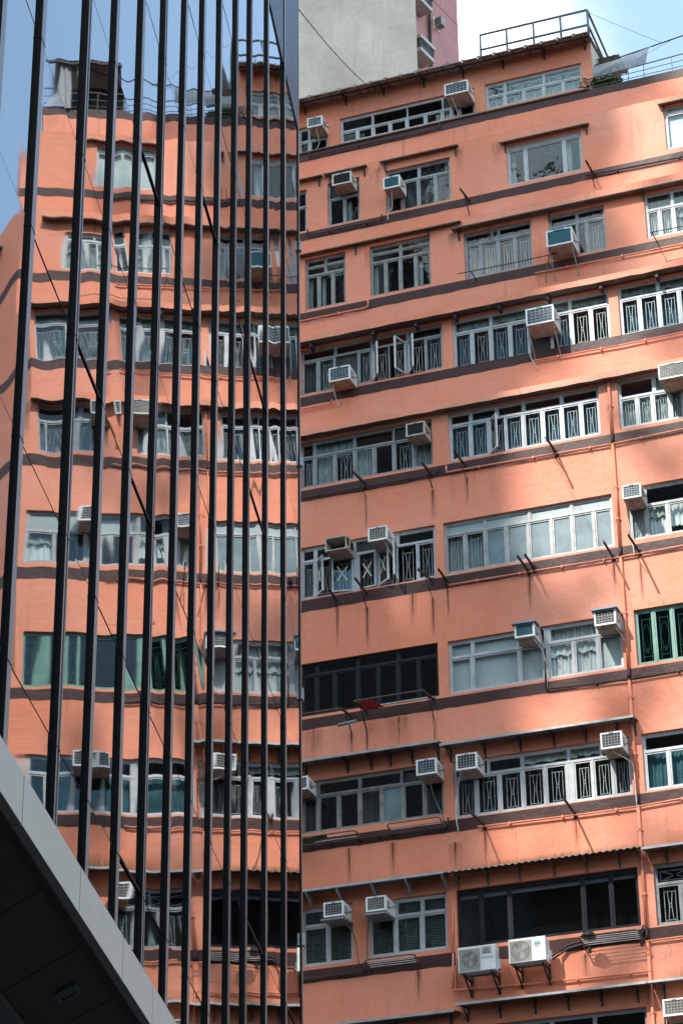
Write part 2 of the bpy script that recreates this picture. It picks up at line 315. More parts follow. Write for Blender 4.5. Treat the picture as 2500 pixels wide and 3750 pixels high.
# ------------------------------------------------------------------ geometry helpers
class MB:
    def __init__(s): s.v = []; s.f = []; s.mi = []; s.m = 0
    def face(s, *ix): s.f.append(ix); s.mi.append(s.m)
    def quad(s, a, b, c, d):
        n = len(s.v); s.v += [a, b, c, d]; s.face(n, n+1, n+2, n+3); return s
    def box(s, x0, x1, y0, y1, z0, z1):
        n = len(s.v)
        s.v += [(x0, y0, z0), (x1, y0, z0), (x1, y1, z0), (x0, y1, z0), (x0, y0, z1), (x1, y0, z1), (x1, y1, z1), (x0, y1, z1)]
        for q in ((3, 2, 1, 0), (4, 5, 6, 7), (0, 1, 5, 4), (1, 2, 6, 5), (2, 3, 7, 6), (3, 0, 4, 7)): s.face(*[n+i for i in q])
        return s
    def prism(s, poly, x0, x1):           # poly in (y,z), extruded along x
        n = len(s.v); k = len(poly)
        s.v += [(x0, y, z) for y, z in poly] + [(x1, y, z) for y, z in poly]
        s.face(*range(n, n+k)); s.face(*[n+k+i for i in reversed(range(k))])
        for i in range(k): j = (i+1) % k; s.face(n+i, n+j, n+k+j, n+k+i)
        return s
    def beam(s, p, q, w, h=None, up=(0, 0, 1)):
        p, q = Vector(p), Vector(q); h = h or w; d = (q-p).normalized(); up = Vector(up)
        if abs(d.dot(up)) > .98: up = Vector((0, 1, 0))
        a = d.cross(up).normalized(); b = a.cross(d).normalized(); n = len(s.v)
        for e in (p, q):
            for i, j in ((-1, -1), (1, -1), (1, 1), (-1, 1)): s.v.append(tuple(e+a*(i*w/2)+b*(j*h/2)))
        for k in ((3, 2, 1, 0), (4, 5, 6, 7), (0, 1, 5, 4), (1, 2, 6, 5), (2, 3, 7, 6), (3, 0, 4, 7)): s.face(*[n+i for i in k])
        return s
    def tube(s, pts, r, n=8, cap=True):
        pts = [Vector(p) for p in pts]; base = len(s.v); ref = None
        for i, p in enumerate(pts):
            d = (pts[min(i+1, len(pts)-1)]-pts[max(i-1, 0)]).normalized()
            if ref is None: ref = Vector((0, 0, 1)) if abs(d.z) < .9 else Vector((0, 1, 0))
            a = d.cross(ref).normalized(); b = a.cross(d).normalized(); ref = b
            for k in range(n):
                t_ = 2*math.pi*k/n; s.v.append(tuple(p+a*(r*math.cos(t_))+b*(r*math.sin(t_))))
        for i in range(len(pts)-1):
            for k in range(n):
                j = (k+1) % n; s.face(base+i*n+k, base+i*n+j, base+(i+1)*n+j, base+(i+1)*n+k)
        if cap:
            s.face(*[base+k for k in reversed(range(n))]); e = base+(len(pts)-1)*n; s.face(*[e+k for k in range(n)])
        return s
    def disc(s, c, r, y, n=28, r0=0):
        b = len(s.v)
        for k in range(n):
            a = 2*math.pi*k/n
            s.v.append((c[0]+r*math.cos(a), y, c[1]+r*math.sin(a)))
        if r0:
            for k in range(n):
                a = 2*math.pi*k/n; s.v.append((c[0]+r0*math.cos(a), y, c[1]+r0*math.sin(a)))
            for k in range(n): j = (k+1) % n; s.face(b+k, b+j, b+n+j, b+n+k)
        else: s.face(*range(b, b+n))
        return s
    def grid(s, fn, nu, nv):
        b = len(s.v)
        for i in range(nu+1):
            for j in range(nv+1): s.v.append(tuple(fn(i/nu, j/nv)))
        for i in range(nu):
            for j in range(nv):
                k = b+i*(nv+1)+j; s.face(k, k+nv+1, k+nv+2, k+1)
        return s
    def build(s, name, mats, parent=None, smooth=False, bevel=0):
        me = bpy.data.meshes.new(name); me.from_pydata([tuple(x) for x in s.v], [], s.f)
        for mn in ([mats] if isinstance(mats, str) else mats): me.materials.append(MATS[mn])
        for p, i in zip(me.polygons, s.mi): p.material_index = i; p.use_smooth = smooth
        o = bpy.data.objects.new(name, me); C.objects.link(o)
        if parent: o.parent = parent
        if bevel:
            bv = o.modifiers.new('bevel', 'BEVEL'); bv.width = bevel; bv.segments = 2; bv.limit_method = 'ANGLE'
        return o
def tag(o, label, cat, group=None, kind=None):
    o['label'] = label
    if kind: o['kind'] = kind
    else: o['category'] = cat
    if group: o['group'] = group
    return o
def empty(name, mat, loc, label, cat, group=None):
    o = bpy.data.objects.new(name, None); C.objects.link(o)
    o.matrix_world = mat @ Matrix.Translation(loc); o.empty_display_size = .2
    return tag(o, label, cat, group)
def text(word, name, mat, parent, loc, size, rot=(math.pi/2, 0, 0), extrude=.002, bold=False):
    cu = bpy.data.curves.new(name, 'FONT'); cu.body = word; cu.size = size; cu.extrude = extrude; cu.align_x = 'CENTER'; cu.align_y = 'CENTER'
    if bold: cu.offset = size*.02
    tmp = bpy.data.objects.new(name, cu); C.objects.link(tmp)
    dg = bpy.context.evaluated_depsgraph_get(); me = bpy.data.meshes.new_from_object(tmp.evaluated_get(dg))
    C.objects.unlink(tmp); bpy.data.objects.remove(tmp)
    me.materials.clear(); me.materials.append(MATS[mat])
    o = bpy.data.objects.new(name, me); C.objects.link(o); o.parent = parent; o.location = loc; o.rotation_euler = rot
    return o

# ------------------------------------------------------------------ the orange building
bld = empty('orange_apartment_building', FAC, (0, 0, 0), 'old salmon orange apartment block with purple bands under its window rows', 'building')
UL, UR = -25.0, -6.9
END = {'9': -6.5, '8': -6.6, 'R': -6.95}
ZW = [('1', 4.0, 16.95), ('2', 16.95, 19.85), ('3', 19.85, 22.75), ('4', 22.75, 25.6), ('5', 25.6, 28.5), ('6', 28.5, 31.2),
      ('7', 31.2, 34.28), ('8', 34.28, 37.95), ('9', 37.95, 40.98), ('R', 40.98, 42.45), ('P', 42.0, 44.36)]
# windows seen only in the mirror wall, past the picture's right edge, and odd ones
WX = [('9a', '9', -20.3, -19.52, 39.27, 40.6, [], [], [40.1], 'grey', 'd', 'd'),
      ('8f', '8', -8.75, -7.55, 36.2, 37.3, [-8.35, -7.95], [-8.2], [37.1], 'white', 'CGC', 'cc'),
      ('7d', '7', -8.5, -7.25, 32.86, 34.25, [-8.1, -7.67], [-7.9], [33.9], 'white', 'ggg', 'vv'),
      ('6d', '6', -8.75, -7.2, 29.9, 31.15, [-8.35, -7.97, -7.6], [-8.0], [30.75], 'grey', 'GggG', 'dd'),
      ('1b', '1', -14.95, -11.2, 15.2, 16.58, [-14.1, -13.2, -12.3], [-13.2, -12.3], [16.1], 'grey', 'ddcd', 'ddd'),
      ('1c', '1', -10.86, -9.2, 15.2, 16.5, [-10.3, -9.7], [-10.2], [16.12], 'grey', 'gdg', 'xd')]
CUR = {'8a': 'curtain_sage', '8b': 'curtain_sage', '8c': 'curtain_brown', '8d': 'curtain_brown', '8e': 'curtain_sage', '7a': 'curtain_dark', '7b': 'curtain_navy',
       '7c': 'curtain_navy', '7d': 'curtain_navy', '6a': 'curtain_sage', '6b': 'curtain_navy', '6c': 'curtain_sage', '6d': 'curtain_navy', '5a': 'curtain_sage', '5c': 'curtain_white', '4b': 'curtain_white',
       '4c': 'curtain_dark', '3a': 'curtain_dark', '3b': 'curtain_dark', '3c': 'curtain_teal', '9d': 'curtain_sage', '9e': 'curtain_white', '9c': 'curtain_dark', 'Pb': 'curtain_sage', 'Pc': 'curtain_sage', '2d': 'curtain_sage', '8f': 'curtain_sage'}
ALLW = D['W'] + WX
RV = .13      # depth of a window reveal
def wall(st, z0, z1, u0, u1):
    s = SB[st]; ws = [w for w in ALLW if w[1] == st]
    us = sorted({u0, u1, *[w[2] for w in ws], *[w[3] for w in ws]}); us = [u for u in us if u0 <= u <= u1]
    zs = sorted({z0, z1, *[w[4] for w in ws], *[min(w[5], z1) for w in ws]}); zs = [z for z in zs if z0 <= z <= z1]
    b = MB()
    for i in range(len(us)-1):
        for j in range(len(zs)-1):
            cu, cz = (us[i]+us[i+1])/2, (zs[j]+zs[j+1])/2
            if any(w[2] < cu < w[3] and w[4] < cz < w[5] for w in ws): continue
            b.quad((us[i], s, zs[j]), (us[i+1], s, zs[j]), (us[i+1], s, zs[j+1]), (us[i], s, zs[j+1]))
    for w in ws:
        a, c, p, q = w[2], w[3], w[4], w[5]; d = s+RV+.06
        b.quad((a, s, p), (a, d, p), (a, d, q), (a, s, q)); b.quad((c, d, p), (c, s, p), (c, s, q), (c, d, q))
        b.quad((a, s, q), (a, d, q), (c, d, q), (c, s, q)); b.quad((a, d, p), (a, s, p), (c, s, p), (c, d, p))
    return b.build('wall', 'paint_orange', bld)
for st, z0, z1 in ZW:
    wall(st, z0, z1, UL, -11.87 if st == 'P' else END.get(st, UR))
# setback ledges, side wall, penthouse side and roof slab
lb = MB()
for (sa, za), (sb, zb) in zip([(SB[a], z) for a, _, z in ZW[5:10]], [(SB[a], z) for a, z, _ in ZW[6:11]]):
    lb.quad((UL, sa-.002, za), (UR, sa-.002, za), (UR, sb+.4, za), (UL, sb+.4, za))
lb.build('ledge', 'paint_orange', bld)
sw = MB()
for st, z0, z1 in ZW[:10]: e_ = END.get(st, UR); sw.quad((e_, SB[st], z0), (e_+(4.5 if st in '12345678' else .3), SB[st]+(7 if st in '12345678' else 7), z0), (e_+(4.5 if st in '12345678' else .3), SB[st]+7, z1), (e_, SB[st], z1))
sw.quad((UL, 0, 4), (UL, 15, 4), (UL, 15, 31.2), (UL, 0, 31.2)); sw.quad((UL, 15, 4), (UR, 15, 4), (UR, 15, 40.7), (UL, 15, 40.7))
sw.build('wall', 'paint_orange', bld)
ps = MB().quad((-11.868, 4.2, 42.0), (-11.868, 10.0, 42.0), (-11.868, 10.0, 44.9), (-11.868, 4.2, 44.36))
ps.quad((UL, 4.2, 44.355), (-11.868, 4.2, 44.355), (-11.868, 10, 44.9), (UL, 10, 44.9)); ps.build('wall', 'pale_plaster', bld)
cop = MB().box(UL, -11.95, SB['R']-.05, SB['P']+.1, 42.448, 42.48); cop.build('coping', 'sheet_grey', bld)
par = MB().box(UL, UR, SB['R']+.25, SB['R']+.26, 41.6, 42.45); par.quad((UL, SB['R'], 42.451), (UR, SB['R'], 42.451), (UR, SB['R']+.25, 42.451), (UL, SB['R']+.25, 42.451)); par.build('parapet', 'paint_purple', bld)
# painted bands, slightly uneven lower edge
for st, zb, zt in [('R', 42.19, 42.45), ('9', 38.97, 39.22), ('8', 35.86, 36.13), ('7', 32.62, 32.88), ('6', 29.52, 29.81), ('5', 26.66, 26.95), ('4', 23.74, 24.0), ('3', 20.86, 21.13), ('2', 17.92, 18.2)]:
    b = MB(); n = 90; s = SB[st]-.005; jb = 0
    for i in range(n):
        a, c = UL+(UR-UL)*i/n, UL+(UR-UL)*(i+1)/n; ja = jb; jb = rnd.uniform(-.012, .012)
        b.quad((a, s, zb+ja), (c, s, zb+jb), (c, s, zt), (a, s, zt))
    e_ = END.get(st, UR)
    b.quad((UR-.01, s-.001, zb), (e_+.004, s-.001, zb), (e_+.004, s-.001, zt), (UR-.01, s-.001, zt)) if e_ > UR else None
    if st in '2345678': b.quad((e_+.004, s, zb), (e_+4.504, s+7, zb), (e_+4.504, s+7, zt), (e_+.004, s, zt))
    b.build('painted_band', 'paint_purple', bld)

def stain_mat(name, col, dens, vert):
    m, t, b = nt(name); out = t.nodes['Material Output']; b.inputs['Base Color'].default_value = (*col, 1); b.inputs['Roughness'].default_value = .85
    tc = N(t, 'ShaderNodeTexCoord'); sp = N(t, 'ShaderNodeSeparateXYZ'); lk(t, tc.outputs['Generated'], sp.inputs[0])
    def m2(op, x, y):
        n = N(t, 'ShaderNodeMath', operation=op)
        for i, v in enumerate((x, y)):
            if isinstance(v, (int, float)): n.inputs[i].default_value = v
            else: lk(t, v, n.inputs[i])
        return n.outputs[0]
    ed = m2('MULTIPLY', m2('MULTIPLY', sp.outputs[0], m2('SUBTRACT', 1, sp.outputs[0])), 4)
    ns = noise(t, coords(t, (9, 9, .8) if vert else (2.5, 2.5, 6)), 2.2, 6, .65)
    fade = sp.outputs[2] if vert == 1 else m2('MULTIPLY', m2('MULTIPLY', sp.outputs[2], m2('SUBTRACT', 1, sp.outputs[2])), 4) if vert == 0 else m2('SUBTRACT', 1, sp.outputs[2])
    a = m2('MULTIPLY', m2('MULTIPLY', ed, fade), m2('MULTIPLY', m2('MAXIMUM', m2('SUBTRACT', ns, .30), 0), dens))
    cl = N(t, 'ShaderNodeClamp'); lk(t, a, cl.inputs[0])
    tr = N(t, 'ShaderNodeBsdfTransparent'); mx = N(t, 'ShaderNodeMixShader'); lk(t, cl.outputs[0], mx.inputs[0]); lk(t, tr.outputs[0], mx.inputs[1]); lk(t, b.outputs[0], mx.inputs[2]); lk(t, mx.outputs[0], out.inputs[0])
stain_mat('stain_rust', (.22, .09, .05), 1.5, 1); stain_mat('stain_line', (.10, .035, .02), 5.0, 1); stain_mat('stain_moss', (.10, .095, .03), 3.5, 2); stain_mat('stain_mortar', (.25, .24, .22), 9.0, 0)
def stain(u0, u1, z0, z1, mat, s=0): MB().quad((u0, s-.0025, z0), (u1, s-.0025, z0), (u1, s-.0025, z1), (u0, s-.0025, z1)).build('stain', mat, bld)
for u, zt, ln, w in [(-17.71, 26.62, 1.2, .07), (-16.99, 26.5, 1.2, .08), (-15.43, 26.45, 1.1, .09), (-15.9, 26.66, .9, .12), (-15.07, 26.6, .8, .05), (-16.97, 29.35, 1.0, .05), (-15.35, 29.2, .9, .10), (-14.52, 29.35, .8, .05), (-13.17, 26.6, 1.0, .09), (-11.24, 26.55, .9, .07), (-10.65, 26.45, 1.1, .07),
                    (-17.41, 23.5, .7, .1), (-17.05, 23.5, .7, .07), (-15.48, 23.5, .75, .07), (-18.3, 23.7, .8, .3), (-16.3, 23.7, .85, .35), (-17.5, 20.8, .95, .1), (-16.5, 20.8, .9, .12), (-14.43, 20.8, .9, .08), (-12.43, 20.8, .8, .1), (-15.1, 20.6, .7, .2), (-12.4, 17.8, .6, .1), (-16.0, 17.9, .8, .1)]:
    stain(u-w*.9, u+w*.9, zt-ln, zt, 'stain_rust'); stain(u-.022, u+.018, zt-ln*.85, zt+.03, 'stain_line')
for u in (-17.55, -15.3, -14.3): stain(u-.1, u+.15, 40.0, 40.75, 'stain_rust', 3.0); stain(u-.1, u+.1, 37.0, 37.6, 'stain_rust', 2.1)
stain(-18.9, -15.2, 16.82, 16.97, 'stain_mortar'); stain(-10.7, -7.3, 19.83, 20.25, 'stain_moss'); stain(-10.9, -8, 17.0, 17.35, 'stain_moss'); stain(-15.1, -11.1, 19.9, 20.1, 'stain_moss')
# ---- windows
def hourglass(b, x0, x1, z0, z1, y, r=.008):
    w = x1-x0; h = z1-z0; a, c = x0+w*.24, x1-w*.24; cx = (x0+x1)/2; cz = (z0+z1)/2
    def ln(p, q): b.beam((p[0], y, p[1]), (q[0], y, q[1]), r*1.5, r*1.5)
    ln((a, z0), (a, z1)); ln((c, z0), (c, z1)); lo, hi = z0+h*.12, z1-h*.14; ln((a, lo), (c, lo)); ln((a, hi), (c, hi))
    k = w*.055; e = h*.045
    ln((cx-k*2, hi), (cx-k, cz+e)); ln((cx+k*2, hi), (cx+k, cz+e)); ln((cx-k*2, lo), (cx-k, cz-e)); ln((cx+k*2, lo), (cx+k, cz-e))
    ln((cx-k, cz-e), (cx-k, cz+e)); ln((cx+k, cz-e), (cx+k, cz+e)); ln((cx-k, cz+e), (cx+k, cz+e)); ln((cx-k, cz-e), (cx+k, cz-e))
def scroll(b, x0, x1, z0, z1, y):
    w = x1-x0; h = z1-z0; cx = (x0+x1)/2; r = .007
    for fx in (.22, .78): b.beam((x0+w*fx, y, z0), (x0+w*fx, y, z1), .012)
    for fz in (.06, .16, .88, .96): b.beam((x0+w*.22, y, z0+h*fz), (x0+w*.78, y, z0+h*fz), .012)
    for sg in (-1, 1):
        pts = [(cx+sg*w*.26*math.sin(k/10*math.pi*.93), y, z0+h*(.24+.55*k/10)) for k in range(11)]
        b.tube(pts, r, 5)
        b.tube([(cx+sg*w*(.1+.08*math.cos(k*.7)), y, z0+h*.27+h*.05*math.sin(k*.7)) for k in range(9)], r*.8, 5)
def drape(b, x0, x1, z0, z1, y, amp=.03, waves=None, hem=0):
    w = x1-x0; k = waves or max(3, w/.085); ph = rnd.uniform(0, 6)
    def fn(u, v):
        return (x0+w*u, y+amp*math.sin(u*k*6.28/1.0+ph)*(.55+.45*(1-v))+amp*.5*math.sin(u*k*2.7+ph*2), z0+(z1-z0)*v+(hem*math.sin(u*k*3.1+ph)*(1-v) if hem else 0))
    b.grid(fn, int(max(10, k*7)), 3)
def window(w):
    wid, st, L, R, z0, z1, bc, tc, zt, fr, bs, ts = w
    y = SB[st]+RV*.55; s = SB[st]
    fm = 'frame_'+fr; cm = CUR.get(wid, 'curtain_sage')
    F = MB(); G = MB(); P = MB(); Cu = MB(); K = MB(); Bl = MB(); Pn = MB(); V = MB(); Tp = MB()
    ow = .052 if fr in ('white', 'pale') else .045
    # outer frame
    F.box(L, L+ow, y, y+.07, z0, z1); F.box(R-ow, R, y, y+.07, z0, z1)
    F.box(L+ow, R-ow, y+.001, y+.07, z1-ow, z1); F.box(L+ow, R-ow, y+.001, y+.07, z0, z0+ow)
    zs = sorted(zt); lev = [z0+ow*.6] + zs + [z1-ow*.6]
    for z in zs: F.box(L+ow, R-ow, y-.004, y+.07, z-ow*.42, z+ow*.42)
    opened = []
    for r in range(len(lev)-1):
        cols = [L+ow*.4] + (bc if r == 0 else tc) + [R-ow*.4]; spec = bs if r == 0 else ts
        za, zb = lev[r], lev[r+1]
        for c in cols[1:-1]: F.box(c-ow*.36, c+ow*.36, y-.002, y+.07, za, zb)
        for i in range(len(cols)-1):
            a, c = cols[i]+ow*.36, cols[i+1]-ow*.36; k = spec[i] if i < len(spec) else 'd'
            p, q = za+ow*.42, zb-ow*.42
            if c-a < .03: continue
            if k in 'pP': F.box(a, c, y+.005, y+.06, p, q); continue
            if k == 'x':
                Pn.m = 0; K.box(a, c, y+.08, y+.10, p, q); continue
            sf = .036 if r == 0 else .028
            # sash
            def sash(B, a, c, p, q, yy):
                B.box(a, a+sf, yy, yy+.04, p, q); B.box(c-sf, c, yy, yy+.04, p, q); B.box(a+sf, c-sf, yy+.001, yy+.04, p, p+sf); B.box(a+sf, c-sf, yy+.001, yy+.04, q-sf, q)
            ga, gc, gp, gq = a+sf*.8, c-sf*.8, p+sf*.8, q-sf*.8
            if k in 'oOT' and r == 0:
                hinge = {'7a': [0, 0, 0, 0, 0, 1, 0, 0, 0], }.get(wid, None)
                left = rnd.random() < .5; ang = {'o': 50, 'O': 38, 'T': 24}[k]
                if wid == '7a': left = i != 5; ang = [0, 0, 0, 0, 58, 70, 58, 0][i] if i < 8 else 40
                if wid == '6b': left, ang = True, 48
                if wid == '5a': left, ang = {1: (True, 48), 2: (False, 12), 4: (True, 6), 5: (True, 40), 6: (True, 82)}.get(i, (True, 30))
                if wid == '4a': left, ang = True, 14
                Sb, Sp = MB(), MB(); wd = c-a
                d = 1 if left else -1
                x_ = (0, wd) if left else (-wd, 0)
                sash(Sb, x_[0], x_[1], 0, q-p, 0); Sp.quad((x_[0]+sf*.8, .02, sf*.8), (x_[1]-sf*.8, .02, sf*.8), (x_[1]-sf*.8, .02, q-p-sf*.8), (x_[0]+sf*.8, .02, q-p-sf*.8))
                Tq = None
                if k == 'T' or (wid == '5a' and i in (1, 5)):
                    Tq = MB(); xm = (x_[0]+x_[1])/2; hh = (q-p)
                    for sg in (-1, 1): Tq.beam((xm-sg*wd*.22, -.004, hh*.28), (xm+sg*wd*.22, -.004, hh*.72), .003, .035, up=(0, 0, 1)) if 0 else Tq.beam((xm-sg*wd*.24, .010, hh*.3), (xm+sg*wd*.24, .010, hh*.7), .035, .004, up=(0, 1, 0))
                opened.append((Sb, Sp, Tq, (a if left else c, y-.01, p), -R_(ang) if left else R_(ang), 'z'))
                kk = 'gx'
                Gb = (a, c, p, q); hourglass(G, a, c, p, q, y+.12)
                continue
            if k in 'oO' and r > 0:
                Sb, Sp = MB(), MB(); hh = q-p
                sash(Sb, 0, c-a, -hh, 0, 0); Sp.quad((sf, .02, -hh+sf), (c-a-sf, .02, -hh+sf), (c-a-sf, .02, -sf), (sf, .02, -sf))
                opened.append((Sb, Sp, None, (a, y-.012, q), R_(-52), 'x')); continue
            sash(F, a, c, p, q, y+.012)
            if k == 'f' or k == 'm':
                Pn.m = 0 if k == 'f' else 1
                Pn.quad((ga, y+.035, gp), (gc, y+.035, gp), (gc, y+.035, gq), (ga, y+.035, gq))
                continue
            P.quad((ga, y+.035, gp), (gc, y+.035, gp), (gc, y+.035, gq), (ga, y+.035, gq))
            yb = y+.20
            if k in 'gG': hourglass(G, a+.01, c-.01, p, q, y+.10)
            if k == 'n':
                w_ = c-a; h_ = q-p
                if r: # low wide top panes: two long bars with a small centre frame
                    for fz in (.25, .8): G.beam((a, y+.1, p+h_*fz), (c, y+.1, p+h_*fz), .012)
                    for fx in (.1, .9): G.beam((a+w_*fx, y+.1, p+h_*.25), (a+w_*fx, y+.1, p+h_*.8), .012)
                    for sg in (-1, 1): G.beam((a+w_*(.5+sg*.4), y+.1, p+h_*.8), (a+w_*(.5+sg*.05), y+.1, p+h_*.55), .01); G.beam((a+w_*(.5+sg*.4), y+.1, p+h_*.25), (a+w_*(.5+sg*.05), y+.1, p+h_*.48), .01)
            if k == 'h' and fr == 'green': scroll(G, a+.02, c-.02, p, q, y+.10)
            elif k == 'h':
                for (e0, e1) in ((a, a+(c-a)*.3), (c-(c-a)*.22, c)): drape(Cu, e0, e1, p-.03, q, yb, .02, 4)
            if k in 'cCG' : drape(Cu, a-.02, c+.02, p-.05, q+.05, yb)
            if k == 'C': drape(V, a-.02, c+.02, q-(q-p)*.32, q+.05, yb-.07, .02, 4, .03)
            if k == 'g' and wid in ('7b', '7c', '7d', '6b', '6d'):
                if rnd.random() < .75: drape(Cu, a-.02, c+.02, p-.05, q+.05, yb+.08, .025, 3)
            if k == 'v': drape(V, a-.02, c+.02, q-(q-p)*.5, q+.04, yb-.02, .015, 5, .02)
            if k == 'w': Bl.m = 1; Bl.box(a-.02, c+.02, y+.11, y+.115, p-.02, q+.02); Bl.m = 0
            if k == 'W': drape(Cu, a-.02, c+.02, p+(q-p)*.35, q+.05, yb); K.box(a, c, yb+.1, yb+.3, p-.1, p+(q-p)*.3)
            if k == 'r': Bl.m = 1; Bl.box(a, c, y+.05, y+.10, p+.01, q-.005); Bl.m = 0
            if k == 'b':
                n = int((q-p)/.042)
                for j in range(n):
                    zz = p+.02+(q-p-.02)*j/n; tl = .012*math.sin(j*1.7+i)
                    Bl.quad((a-.01, y+.10, zz+tl), (c+.01, y+.10, zz-tl), (c+.01, y+.128, zz+.016-tl), (a-.01, y+.128, zz+.016+tl))
                if fr == 'white':
                    for fx in (.3, .7): G.beam((a+(c-a)*fx, y+.16, p), (a+(c-a)*fx, y+.16, q), .018)
                    for j in range(7): G.beam((a+(c-a)*.3, y+.16, p+(q-p)*(j+.5)/7), (a+(c-a)*.7, y+.16, p+(q-p)*(j+.5)/7), .012)
    o = F.build('window', fm, bld)
    if wid == '2c':
        Bl.m = 1; Bl.box(L+.06, R-.06, y+.11, y+.14, z1-.17, z1-.07); Bl.m = 0
        for j in range(26): zz = z0+.1+j*.042; K.box(L+.62, R-.2, y+.55, y+.56, zz, zz+.014)
    if P.f: P.build('pane', 'pane_dark' if fr == 'black' else 'pane_green' if fr == 'green' else 'pane_clear', o)
    if Pn.f: Pn.build('frosted_pane', ['frost', 'frost_dark'], o)
    if G.f: G.build('security_grille', 'grille_green' if fr == 'green' or wid[0] == '2' and wid != '2d' else 'grille_white', o)
    if Cu.f: Cu.build('curtain', cm, o, smooth=True)
    if V.f: V.build('valance', 'curtain_white' if wid in ('4b', '3b') else 'curtain_sage', o, smooth=True)
    if Bl.f: Bl.build('blind', ['blind_slat', 'opaque_panel'], o)
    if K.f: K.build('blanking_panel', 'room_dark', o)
    # the room behind
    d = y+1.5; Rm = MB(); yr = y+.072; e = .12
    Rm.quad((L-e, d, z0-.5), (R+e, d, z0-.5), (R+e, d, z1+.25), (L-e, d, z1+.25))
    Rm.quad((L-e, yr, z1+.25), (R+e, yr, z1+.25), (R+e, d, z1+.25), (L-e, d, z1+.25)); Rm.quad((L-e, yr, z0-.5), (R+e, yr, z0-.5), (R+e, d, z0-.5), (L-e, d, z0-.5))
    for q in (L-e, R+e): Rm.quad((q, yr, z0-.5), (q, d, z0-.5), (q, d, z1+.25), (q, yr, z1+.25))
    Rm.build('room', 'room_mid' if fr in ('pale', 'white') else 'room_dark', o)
    for Sb, Sp, Tq, loc, ang, ax in opened:
        q = Sb.build('open_sash', 'frame_white' if wid in ('7a', '5a', 'Pb') else fm, o); q.location = loc
        q.rotation_euler = (0, 0, ang) if ax == 'z' else (ang, 0, 0)
        g = Sp.build('pane', 'pane_clear', o); g.location = q.location; g.rotation_euler = q.rotation_euler
        if Tq: g = Tq.build('taped_cross', 'tape', o); g.location = q.location; g.rotation_euler = q.rotation_euler
for w in ALLW: window(w)

# ---- ledges over the sixth and seventh rows (concrete hoods the whole width), with stub brackets
def hood(st, z, q, s_in):
    s = SB[st]; b = MB(); n = 60; prev = 0
    for i in range(n):
        a, c = UL+(UR-UL)*i/n, UL+(UR-UL)*(i+1)/n; cur = rnd.uniform(-.012, .012)
        b.m = 1; b.quad((a, s-q, z+prev), (a, s+.02, z+.05), (c, s+.02, z+.05), (c, s-q, z+cur)); b.m = 0
        b.quad((a, s-q, z+prev), (c, s-q, z+cur), (c, s-q, z+.16), (a, s-q, z+.16)); b.quad((a, s-q, z+.16), (c, s-q, z+.16), (c, s_in, z+.2), (a, s_in, z+.2)); prev = cur
    return b.build('ledge', ['paint_orange', 'sheet_grey'], bld)
h7 = hood('7', 34.26, .30, 2.1); h6 = hood('6', 31.15, .24, .85)
for u in (-18.55, -16.95, -15.85, -14.85, -13.75, -12.55, -11.25, -9.9):
    MB().box(u-.035, u+.035, .62, .86, 34.13, 34.27).build('bracket', 'bracket_dark', h7)
# penthouse eave
ev = MB(); n = 150; s = SB['P']
for i in range(n):
    a, c = UL+(-11.8-UL)*i/n, UL+(-11.8-UL)*(i+1)/n; rb = .035 if i % 5 == 0 else 0; 
    ev.box(a, c, s-.55, s+1.2, 44.12+.0, 44.15) if 0 else None
    ev.m = 1; ev.quad((a, s-.5, 44.13), (a, s+.02, 44.30), (c, s+.02, 44.30), (c, s-.5, 44.13)); ev.m = 0
    ev.quad((a, s-.55, 44.12), (c, s-.55, 44.12), (c, s-.55, 44.155+rb), (a, s-.55, 44.155+rb)); ev.quad((a, s-.55, 44.155+rb), (c, s-.55, 44.155+rb), (c, s+1.2, 44.45+rb), (a, s+1.2, 44.45+rb))
eo = ev.build('roof', ['corrugated', 'roof_board'], bld)
for i in range(34):
    u = UL+.3+i*.4
    if u < -11.9: MB().box(u-.012, u+.012, s-.5, s, 44.10, 44.13).build('rib', 'bracket_dark', eo) if 0 else None
b = MB()
for i in range(33):
    u = UL+.3+i*.4
    b.beam((u, s-.5, 44.118), (u, s, 44.285), .018, .02)
b.beam((UL, s-.28, 44.185), (-11.85, s-.28, 44.185), .03, .03); b.build('rafter', 'bracket_dark', eo)
for u in (-22.3, -21.1, -19.98, -18.79, -17.69, -16.54, -15.42, -14.29, -13.15, -12.01):
    MB().beam((u, s-.01, 44.27), (u, s-.01, 43.98), .04).beam((u, s-.45, 44.11), (u, s, 44.24), .03).beam((u, s-.35, 44.12), (u, s-.01, 44.02), .025).build('bracket', 'bracket_dark', eo)

